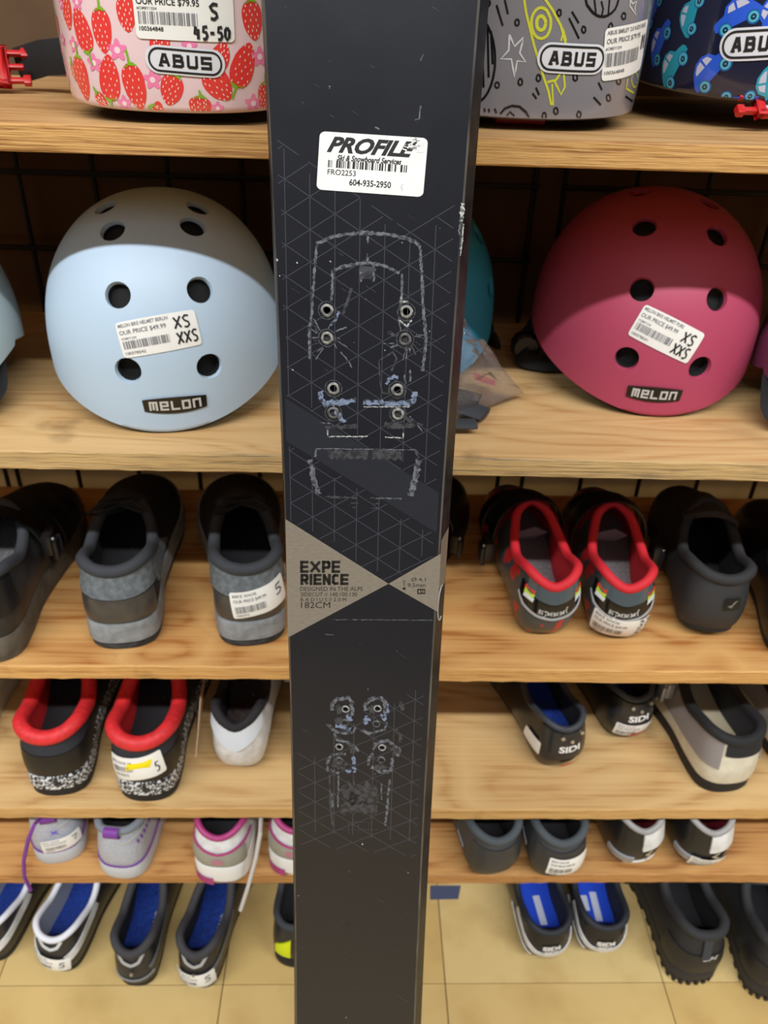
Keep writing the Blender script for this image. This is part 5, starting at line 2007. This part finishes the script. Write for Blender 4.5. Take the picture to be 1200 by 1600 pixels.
s = Shoe('white road shoe with black lining, fourth shelf beside the ski', (372, 1217), (392, 1075), Z4, L=.27, W=.098, hh=.094, side=.076, throat=.104, notch=.016, ow=.28, sole=.012, inset=.14, heel_in=.03, upper=WHT, collar=K('padding_black', (26, 27, 30), .8),
         lining=K('lining_black', (22, 23, 25), .85), insole=K('insole_brown', (98, 84, 82), .8, rgb2=(70, 60, 60), scale=200), collar_r=.006, layers=[(.012, .86, K('sole_scuffed_white', (196, 192, 184), .5, var=.3, scale=60), 'outsole')], bulge=.007,
         tongue=(K('tongue_pale', (120, 118, 116), .7), .118, .03, .05), group='white road shoes on the fourth shelf')
s.panel('heel_cup', K('heel_cup_white', (206, 214, 224), .35), -.115, .115, lambda u: .52 + 3 * abs(u) ** 1.2, lambda u: .96 + .0 * u, .004)
s.strap(.55, STEEL, .050, .098, .045, .026)
s.ratchet(1, .44, .070, .048, STEEL, K('ladder_grey', (60, 60, 62), .4))
s = Shoe('white road shoe mostly hidden behind the ski on the fourth shelf', (500, 1215), (510, 1075), Z4, L=.27, W=.098, hh=.094, side=.076, throat=.104, ow=.28, sole=.012, inset=.14, upper=WHT, collar=MATS['padding_black'], lining=MATS['lining_black'],
         insole=MATS['insole_brown'], layers=[(.012, .86, MATS['sole_scuffed_white'], 'outsole')], group='white road shoes on the fourth shelf')
s = Shoe('cream shoe cut off by the left picture edge on the fourth shelf', (-74, 1190), (-46, 1075), Z4, L=.27, W=.1, hh=.086, side=.07, throat=.1, ow=.28, sole=.02, upper=K('leather_cream', (206, 204, 192), .5, var=.1, scale=40), collar=CHAR, lining=MESHB,
         insole=DINS, layers=[(.02, 1.0, K('sole_cream', (190, 186, 172), .6), 'outsole')], group='shoes cut off by the picture edges')

# --- fourth shelf, right
LEB = K('leather_gloss_black', (28, 29, 32), .3)
HRED = K('heel_pad_red', (206, 28, 36), .4)
for (hx, tx, lab, k) in (((880, 1214), (835, 1085), 'black road shoe with white side print and bright blue insole, fourth shelf', 0), ((986, 1166), (950, 1060), 'black road shoe with a white label, pushed further back on the fourth shelf', 1)):
    s = Shoe(lab, hx, tx, Z4, L=.265, W=.092, hh=.080, side=.070, throat=.092, notch=.006, ow=.29, sole=.010, inset=.14, heel_in=.04, upper=LEB, collar=K('collar_dark_blue_grey', (52, 58, 66), .6), lining=K('lining_black', (22, 23, 25), .85), insole=BLUE,
             collar_r=.004, layers=[(.010, .86, RUB, 'outsole')], bulge=.007, insz=.03, group='black road shoes on the fourth shelf')
    s.panel('heel_cup', K('heel_cup_black', (34, 36, 40), .25), -.12, .12, lambda u: .3, lambda u: .9, .002)
    s.blob('heel_pad', HRED, .03, .10, rrect(.026, .012, .004), .0035, label='red heel pad')
    s.word(.004, .56, .026, .009, 0, 'SIDI', WHITE, .03)
    for u_ in (-.03, .055, .01):
        a = MB()
        c_ = s.pt(u_, .82 if u_ != .01 else .74, .003)
        a.tube([c_, c_ + V(0, -.0016, .0004)], [.0028, .0022], 10)
        a.build('rivet', [MATS['rivet_steel']], s.root)
    if k == 0:
        s.blob('side_patch', WHITE, -.145, .40, rrect(.036, .019, .002), .0026, label='white side patch')
        s.word(-.145, .40, .030, .013, 0, 'SIDI', INK, .04)
        b = MB()
        fr = lambda x, y, o=0: V(x - .022, .075 + y, .033 + o)
        poly(b, fr, rrect(.014, .024, .001), 0, 0, 1)
        b.build('insole_print', [WHITE], s.root, smooth=False)
    else:
        s.sticker(.0, .26, .052, .022, -.08, [], 23)
    s.strap(.50, LEB, .045, .098, .04, .026)
    s.strap(.68, LEB, .048, .078, .03, .02)

CREAM = K('rand_cream', (214, 208, 188), .5, var=.08, scale=60)
GTAUPE = K('mesh_taupe', (136, 130, 128), .7, bump=.2, scale=600)
s = Shoe('grey and cream mountain shoe with a black collar, fourth shelf right', (1138, 1243), (1076, 1085), Z4, L=.29, W=.108, hh=.088, side=.080, throat=.106, notch=.004, ow=.31, sole=.020, upper=CREAM, collar=K('padding_black', (26, 27, 30), .8),
         lining=K('lining_grey_black', (46, 46, 50), .85), insole=K('insole_cream', (188, 178, 150), .7), collar_r=.007, layers=[(.022, .96, RUB, 'outsole')], bulge=.006, insz=.034, tongue=(MESHB, .112, .03, .06), group='grey and cream mountain shoes')
s.panel('quarter', GTAUPE, -.30, -.06, .36, .93, .0024)
s.panel('quarter', GTAUPE, .10, .30, .36, .93, .0024)
s.panel('heel_tab', K('padding_black', (26, 27, 30), .8), -.05, .09, .66, .95, .003)
s.strap(.46, STEEL, .050, .104, .045, .028)
s.strap(.60, GTAUPE, .052, .09, .04, .024)
s.ratchet(-1, .40, .074, .044, STEEL, K('ladder_grey', (60, 60, 62), .4))
s = Shoe('grey and cream mountain shoe cut off by the right picture edge', (1270, 1222), (1208, 1085), Z4, L=.29, W=.104, hh=.088, side=.080, throat=.106, ow=.31, sole=.020, upper=CREAM, collar=MATS['padding_black'], lining=MATS['lining_grey_black'],
         insole=MATS['insole_cream'], collar_r=.007, layers=[(.022, .96, RUB, 'outsole')], bulge=.006, insz=.034, group='grey and cream mountain shoes')
s.panel('quarter', GTAUPE, -.30, -.10, .36, .93, .0024)

# --- fifth shelf, left
PALES = K('midsole_pale_grey', (190, 196, 204), .5)
for (hx, tx, lab, k) in (((94, 1350), (88, 1290), 'silver trainer with purple lace hanging over the shelf edge', 0), ((188, 1374), (202, 1290), 'silver trainer with a purple pull tab and purple side lettering', 1)):
    s = Shoe(lab, hx, tx, Z5, L=.265, W=.090, hh=.080, side=.066, throat=.088, notch=-.004, ow=.30, sole=.022, upper=SILV, collar=K('padding_grey', (120, 128, 138), .8), lining=K('lining_grey_black', (46, 46, 50), .85), insole=DINS, collar_r=.005,
             layers=[(.024, 1.02, PALES, 'midsole')], bulge=.004, group='silver and purple trainers on the fifth shelf')
    s.pull_tab(PURP, .90, .009, .016, .007)
    s.stripe('piping', PURP, [(-.24, .34), (-.16, .12), (-.05, .05), (.05, .05), (.16, .12), (.24, .34)], .003, .0018)
    s.stripe('piping', K('piping_pale', (170, 174, 176), .4), [(.02, .66), (.12, .80), (.24, .95)], .004, .0018)
    [s.stripe('print_dash', PURP, [(.09 + .018 * q_, .60 + .035 * q_), (.098 + .018 * q_, .61 + .035 * q_)], .005, .0018) for q_ in range(7)] if k else s.blob('logo_mark', K('print_violet', (108, 92, 196), .5), .01, .55, [(-.006, -.004), (0, -.001), (.006, -.004), (.002, .001), (.005, .005), (0, .002), (-.005, .004), (-.002, 0)], .002)
    if k == 0:
        s.sticker(.03, .26, .048, .020, .06, ['7'], 31, .72)
        a = MB()
        iv = lambda w: np.array(s.root.matrix_basis.inverted() @ Vector(tuple(w)))
        pp = [iv(ony(*q_)) for q_ in ((92, 1262, .640), (72, 1268, .62), (54, 1288, .590), (44, 1312, .586), (37, 1345, .586), (38, 1370, .586), (48, 1391, .588))]
        a.tube(pp, .0024, 6)
        a.build('hanging_lace', [PURP], s.root, label='purple loose lace')
SILM = K('heel_silver_mesh', (150, 150, 138), .4, bump=.2, scale=500)
for (hx, tx, lab, k) in (((345, 1382), (355, 1290), 'white and magenta running shoe with silver heel, fifth shelf left of the ski', 0), ((456, 1370), (470, 1290), 'white and magenta running shoe half hidden behind the ski', 1)):
    s = Shoe(lab, hx, tx, Z5, L=.27, W=.097, hh=.088, side=.068, throat=.092, notch=.010, ow=.30, sole=.034, upper=WHT, collar=MAGE, lining=K('lining_black', (22, 23, 25), .85), insole=DINS, collar_r=.004,
             layers=[(.010, .98, WHT, 'outsole'), (.034, 1.04, K('midsole_white', (228, 228, 226), .5), 'midsole')], bulge=.007, group='white and magenta running shoes')
    s.panel('heel_patch', SILM, -.11, .11, .08, lambda u: .56 - 6 * u * u, .002)
    s.stripe('piping', MAGE, [(-.16, .62), (-.08, .58), (0, .52), (.08, .58), (.16, .62)], .003, .0024)
    s.blob('heel_logo', K('print_rose', (176, 120, 136), .5), .0, .30, ell(0, 0, .007, .005), .0026)
    a = MB()
    for j in range(12):
        pass
    rows = []
    for i in range(13):
        u = -.02 - .17 * i / 12
        b_ = s.base(u)
        q0 = V(b_[0] * 1.05, .45 * s.L + (b_[1] - .45 * s.L) * 1.03, .003)
        rows.append([q0, q0 + V(0, 0, .013)])
    a.grid(rows, 0)
    a.build('heel_insert', [MAGE], s.root)
    if k == 0:
        a = MB()
        iv = lambda w: np.array(s.root.matrix_basis.inverted() @ Vector(tuple(w)))
        a.tube([iv(ony(*q_)) for q_ in ((398, 1262, .64), (408, 1275, .61), (407, 1300, .584), (400, 1340, .582), (388, 1385, .582), (376, 1422, .584))], .0026, 6)
        a.build('hanging_lace', [K('lace_white', (206, 206, 206), .7)], s.root, label='white loose lace')

# --- fifth shelf, right
DG = K('upper_dark_grey', (66, 68, 72), .6, bump=.1, scale=300)
for (hx, tx, lab, k) in (((775, 1386), (758, 1295), 'dark grey road shoe without label overhanging the fifth shelf beside the ski', 0), ((868, 1390), (860, 1295), 'dark grey road shoe with a white heel label overhanging the fifth shelf', 1)):
    s = Shoe(lab, hx, tx, Z5, L=.27, W=.1, hh=.088, side=.076, throat=.098, notch=.010, ow=.31, sole=.010, inset=.16, heel_in=.05, upper=DG, collar=K('padding_slate', (70, 78, 84), .8), lining=K('lining_black', (22, 23, 25), .85), insole=DINS, collar_r=.0055,
             layers=[(.010, .84, RUB, 'outsole')], bulge=.008, tongue=(DG, .10, .028, .06), group='dark grey road shoes on the fifth shelf')
    s.panel('heel_cup', K('heel_cup_dark', (50, 51, 54), .45), -.11, .11, .06, .80, .002)
    s.stripe('piping', K('piping_mid_grey', (132, 136, 140), .4), [(-.19, .52), (-.15, .40)], .003, .002)
    if k:
        s.sticker(.03, .46, .054, .030, -.06, [], 41)
BLKW = K('leather_black_sheen', (26, 27, 29), .35)
for (hx, tx, lab, k) in (((996, 1368), (985, 1295), 'black and white road shoe with a silver heel emblem, no label, fifth shelf', 0), ((1098, 1371), (1090, 1295), 'black and white road shoe with a price label below its heel emblem', 1)):
    s = Shoe(lab, hx, tx, Z5, L=.265, W=.096, hh=.088, side=.076, throat=.096, notch=.012, ow=.30, sole=.010, inset=.16, heel_in=.05, upper=BLKW, collar=K('collar_silver', (150, 150, 150), .5), lining=K('lining_red_dark', (120, 22, 34), .7), insole=K('insole_dark_red', (92, 18, 30), .7),
             collar_r=.004, layers=[(.010, .84, K('heel_pad_grey', (150, 148, 144), .5), 'outsole')], bulge=.008, group='black and white road shoes on the fifth shelf')
    s.panel('heel_cup', WHT, -.010, .105, lambda u: .56, lambda u: .93, .0026, label='white heel panel')
    s.panel('heel_wing', K('wing_grey', (150, 152, 156), .4), -.14, -.03, lambda u: .16, lambda u: .34 + .4 * (u + .03), .002)
    s.panel('heel_pad', K('heel_pad_white', (206, 204, 198), .4), -.06, .08, .02, .16, .002)
    a = MB()
    S_ = s.surf(.02, .40)
    stroke(a, S_, [(.003, .009), (-.004, .004), (.003, .0), (-.003, -.004), (-.001, -.010)], [.002, .005, .005, .004, .001], 0, .0026)
    a.build('heel_emblem', [K('emblem_silver', (186, 180, 160), .35, metal=.4)], s.root)
    if k:
        s.sticker(.015, .22, .056, .024, -.05, [], 42)

# --- on the floor, left
SHB = K('synthetic_sheen_black', (30, 31, 33), .35, rgb2=(44, 44, 46), scale=50)
for (hx, tx, lab, k) in (((-20, 1508), (18, 1400), 'black shoe with white collar and blue insole at the left picture edge', 0), ((88, 1524), (126, 1405), 'black shoe with white collar and blue insole on the floor, labelled heel', 1)):
    s = Shoe(lab, hx, tx, 0, L=.275, W=.094, hh=.078, side=.066, throat=.092, notch=.008, ow=.31, open1=.52, sole=.016, inset=.08, upper=SHB, collar=K('collar_white', (214, 218, 226), .6), lining=K('lining_white_grey', (150, 156, 168), .7), insole=BLUE, collar_r=.0045,
             layers=[(.016, .94, RUB, 'outsole')], bulge=.004, insz=.022, group='black and white shoes with blue insoles')
    s.stripe('side_stripe', WHT, [(.06, .34), (.14, .52), (.24, .80)], .012, .002)
    s.stripe('side_stripe', WHT, [(-.06, .34), (-.14, .52), (-.24, .80)], .012, .002)
    s.stripe('heel_loop', K('loop_white', (200, 206, 208), .5), [(-.05, .92), (-.03, .76), (0, .70), (.03, .76), (.05, .92)], .004, .0026)
    b = MB()
    text(b, lambda x, y, o=0: V(.012 - y, .03 + x * .9, .0235 + o), 'SHIMANO', .02, -.006, .055, .012, 0, 0, .01)
    b.build('insole_lettering', [K('print_pale_grey', (150, 160, 178), .6)], s.root, smooth=False)
    if k:
        s.sticker(-.01, .22, .056, .026, -.1, ['5'], 51, .7)
    s.strap(.52, SHB, .044, .10, .03, .03)
    if k:
        s.ratchet(1, .45, .080, .034, PLAS, K('ladder_grey', (60, 60, 62), .4))
for (hx, tx, lab, k) in (((212, 1548), (238, 1400), 'black shoe with grey collar on the floor, third from the left', 0), ((307, 1550), (344, 1400), 'black shoe with blue insole and torn white heel label on the floor', 1)):
    s = Shoe(lab, hx, tx, 0, L=.275, W=.087, hh=.082, side=.068, throat=.094, notch=.010, ow=.30, open1=.50, sole=.016, inset=.08, upper=SHB, collar=K('padding_dark', (54, 54, 58), .8), lining=K('lining_black', (22, 23, 25), .85), insole=BLUE, collar_r=.006,
             layers=[(.018, .94, RUB, 'outsole')], bulge=.004, insz=.024, tongue=(CHAR, .10, .026, .07), group='black shoes with blue insoles on the floor')
    s.stripe('heel_loop', K('loop_grey', (170, 172, 172), .4), [(-.06, .90), (-.035, .72), (0, .66), (.035, .72), (.06, .90)], .004, .0026)
    s.stripe('piping', K('piping_mid_grey', (132, 136, 140), .4), [(-.10, .22), (0, .16), (.10, .22)], .003, .002)
    s.stripe('side_stripe', K('stripe_grey', (96, 98, 100), .4), [(.08, .40), (.16, .55), (.26, .75)], .006, .002)
    a = MB()
    c_ = s.pt(.0, .42, .002)
    a.tube([c_, c_ + V(0, -.002, .0004)], [.0026, .002], 10)
    a.build('rivet', [MATS['rivet_steel']], s.root)
    b = MB()
    text(b, lambda x, y, o=0: V(.012 - y, .03 + x * .9, .0255 + o), 'SHIMANO', .02, -.006, .055, .012, 0, 0, .01)
    b.build('insole_lettering', [K('print_pale_grey', (150, 160, 178), .6)], s.root, smooth=False)
    if k:
        s.sticker(.0, .22, .056, .026, .12, ['5'], 52, .72)
s = Shoe('black shoe with a neon yellow side flash behind the ski on the floor', (464, 1515), (474, 1400), 0, L=.28, W=.102, hh=.085, side=.07, throat=.095, ow=.30, sole=.022, upper=SHB, collar=CHAR, lining=MESHB, insole=DINS,
         layers=[(.022, 1.0, RUB, 'outsole')], bulge=.007, group='shoes cut off by the picture edges')
s.panel('side_flash', K('neon_yellow', (212, 226, 20), .5), -.085, -.02, lambda u: .16, lambda u: .66 + 4 * (u + .02), .0024, label='neon yellow flash')

# --- on the floor, right
for (hx, tx, lab, k) in (((855, 1512), (836, 1400), 'black and white road shoe with blue insole and red dial on its left', -1), ((938, 1505), (926, 1400), 'black and white road shoe with blue insole and red dial on its right', 1)):
    s = Shoe(lab, hx, tx, 0, L=.27, W=.096, hh=.076, side=.066, throat=.09, notch=.006, ow=.33, open1=.52, sole=.012, inset=.12, heel_in=.03, upper=K('gloss_black', (24, 25, 28), .25), collar=K('padding_navy_black', (30, 34, 42), .7), lining=K('lining_navy', (28, 34, 52), .8),
             insole=K('insole_bright_blue', (28, 72, 206), .6), collar_r=.005, layers=[(.012, .88, RUB, 'outsole')], bulge=.007, insz=.022, group='black and white road shoes on the floor')
    s.stripe('heel_stripe', WHT, [(-.20, .80), (-.13, .56), (-.06, .36), (0, .30), (.06, .36), (.13, .56), (.20, .80)], .008, .002)
    s.stripe('heel_stripe', WHT, [(-.22, .50), (-.15, .26), (-.08, .12)], .007, .002)
    s.word(0, .55, .024, .007, 0, 'SIDI', WHITE, .04)
    s.word(0, .42, .018, .005, 0, 'SIDI', WHITE, .04)
    if k < 0:
        s.blob('heel_pad', HRED, .01, .08, rrect(.022, .008, .003), .003, label='red heel pad')
    b = MB()
    fr = lambda x, y, o=0: V(x + .006, .07 + y, .0236 + o)
    poly(b, fr, rrect(.010, .045, .001), 0, 0, 1)
    if k > 0:
        poly(b, lambda x, y, o=0: V(x - .014, .075 + y, .0236), rrect(.02, .024, .001), 0, 0, 1)
    b.build('insole_print', [K('print_white_blue', (196, 204, 226), .6)], s.root, smooth=False)
    s.strap(.52, LEB, .038, .098, .035, .026)
    a = MB()
    rows = [[V(k * (.048 + h), (.115 if k < 0 else .095) + rr * math.cos(2 * PI * j / 20), .062 + rr * math.sin(2 * PI * j / 20)) for j in range(20)] for h, rr in ((0, .012), (.008, .012), (.010, .010), (.010, .0001))]
    a.grid(rows, 0, close=True)
    o = a.build('closure_dial', [PLAS], s.root)
    b = MB()
    rows = [[V(k * (.057 + h), (.115 if k < 0 else .095) + rr * math.cos(2 * PI * j / 16), .062 + rr * math.sin(2 * PI * j / 16)) for j in range(16)] for h, rr in ((0, .0085), (.004, .008), (.0055, .006), (.0055, .0001))]
    b.grid(rows, 0, close=True)
    b.build('dial_cap', [HRED], o, label='red dial cap')
HIKE = K('upper_rugged_black', (34, 34, 36), .65, bump=.2, scale=260)
for (hx, tx, lab, k) in (((1084, 1538), (1050, 1400), 'big rugged black mountain shoe with lugged sole on the floor', 0), ((1206, 1564), (1172, 1410), 'big rugged black mountain shoe with a worn heel label at the right picture edge', 1)):
    s = Shoe(lab, hx, tx, 0, L=.29, W=.106, hh=.104, side=.090, throat=.122, notch=.0, ow=.29, open1=.46, sole=.028, upper=HIKE, collar=K('padding_charcoal', (40, 41, 44), .8), lining=K('lining_black', (22, 23, 25), .85), insole=DINS, collar_r=.007,
             layers=[(.012, .97, RUB, 'outsole'), (.028, 1.02, K('rand_black', (38, 38, 40), .6), 'midsole')], tongue=(MATS['padding_charcoal'], .118, .03, .10), bulge=.007, group='rugged black mountain shoes on the floor')
    s.panel('heel_counter', K('heel_rugged', (28, 28, 30), .5), -.16, .16, .04, .52, .002)
    s.stripe('heel_webbing', CHAR, [(.0, .45), (.0, .75), (.0, 1.0)], .012, .003)
    lug = MB()
    for j in range(36):
        u = -.5 + j / 36
        b_ = s.base(u)
        b2 = s.base(u + .012)
        if b_[1] < .6 * s.L:
            q_ = [V(p_[0] * 1.01, .45 * s.L + (p_[1] - .45 * s.L) * 1.012, 0) for p_ in (b_, b2)]
            i_ = [V(p_[0] * .9, .45 * s.L + (p_[1] - .45 * s.L) * .93, 0) for p_ in (b_, b2)]
            lug.add([q_[0], q_[1], i_[1], i_[0]] + [p_ + V(0, 0, .011) for p_ in (q_[0], q_[1], i_[1], i_[0])], [(0, 1, 5, 4), (1, 2, 6, 5), (2, 3, 7, 6), (3, 0, 4, 7), (4, 5, 6, 7), (3, 2, 1, 0)], 0)
    lug.build('tread', [RUB], s.root, smooth=False)['kind'] = 'stuff'
    if k == 0:
        s.word(.02, .46, .022, .007, .1, 'SH', K('print_heel_silver', (196, 198, 198), .4), .03, shear=.4)
    else:
        s.sticker(.02, .34, .05, .026, -.15, [], 61)
    s.strap(.62, HIKE, .054, .105, .04, .03)
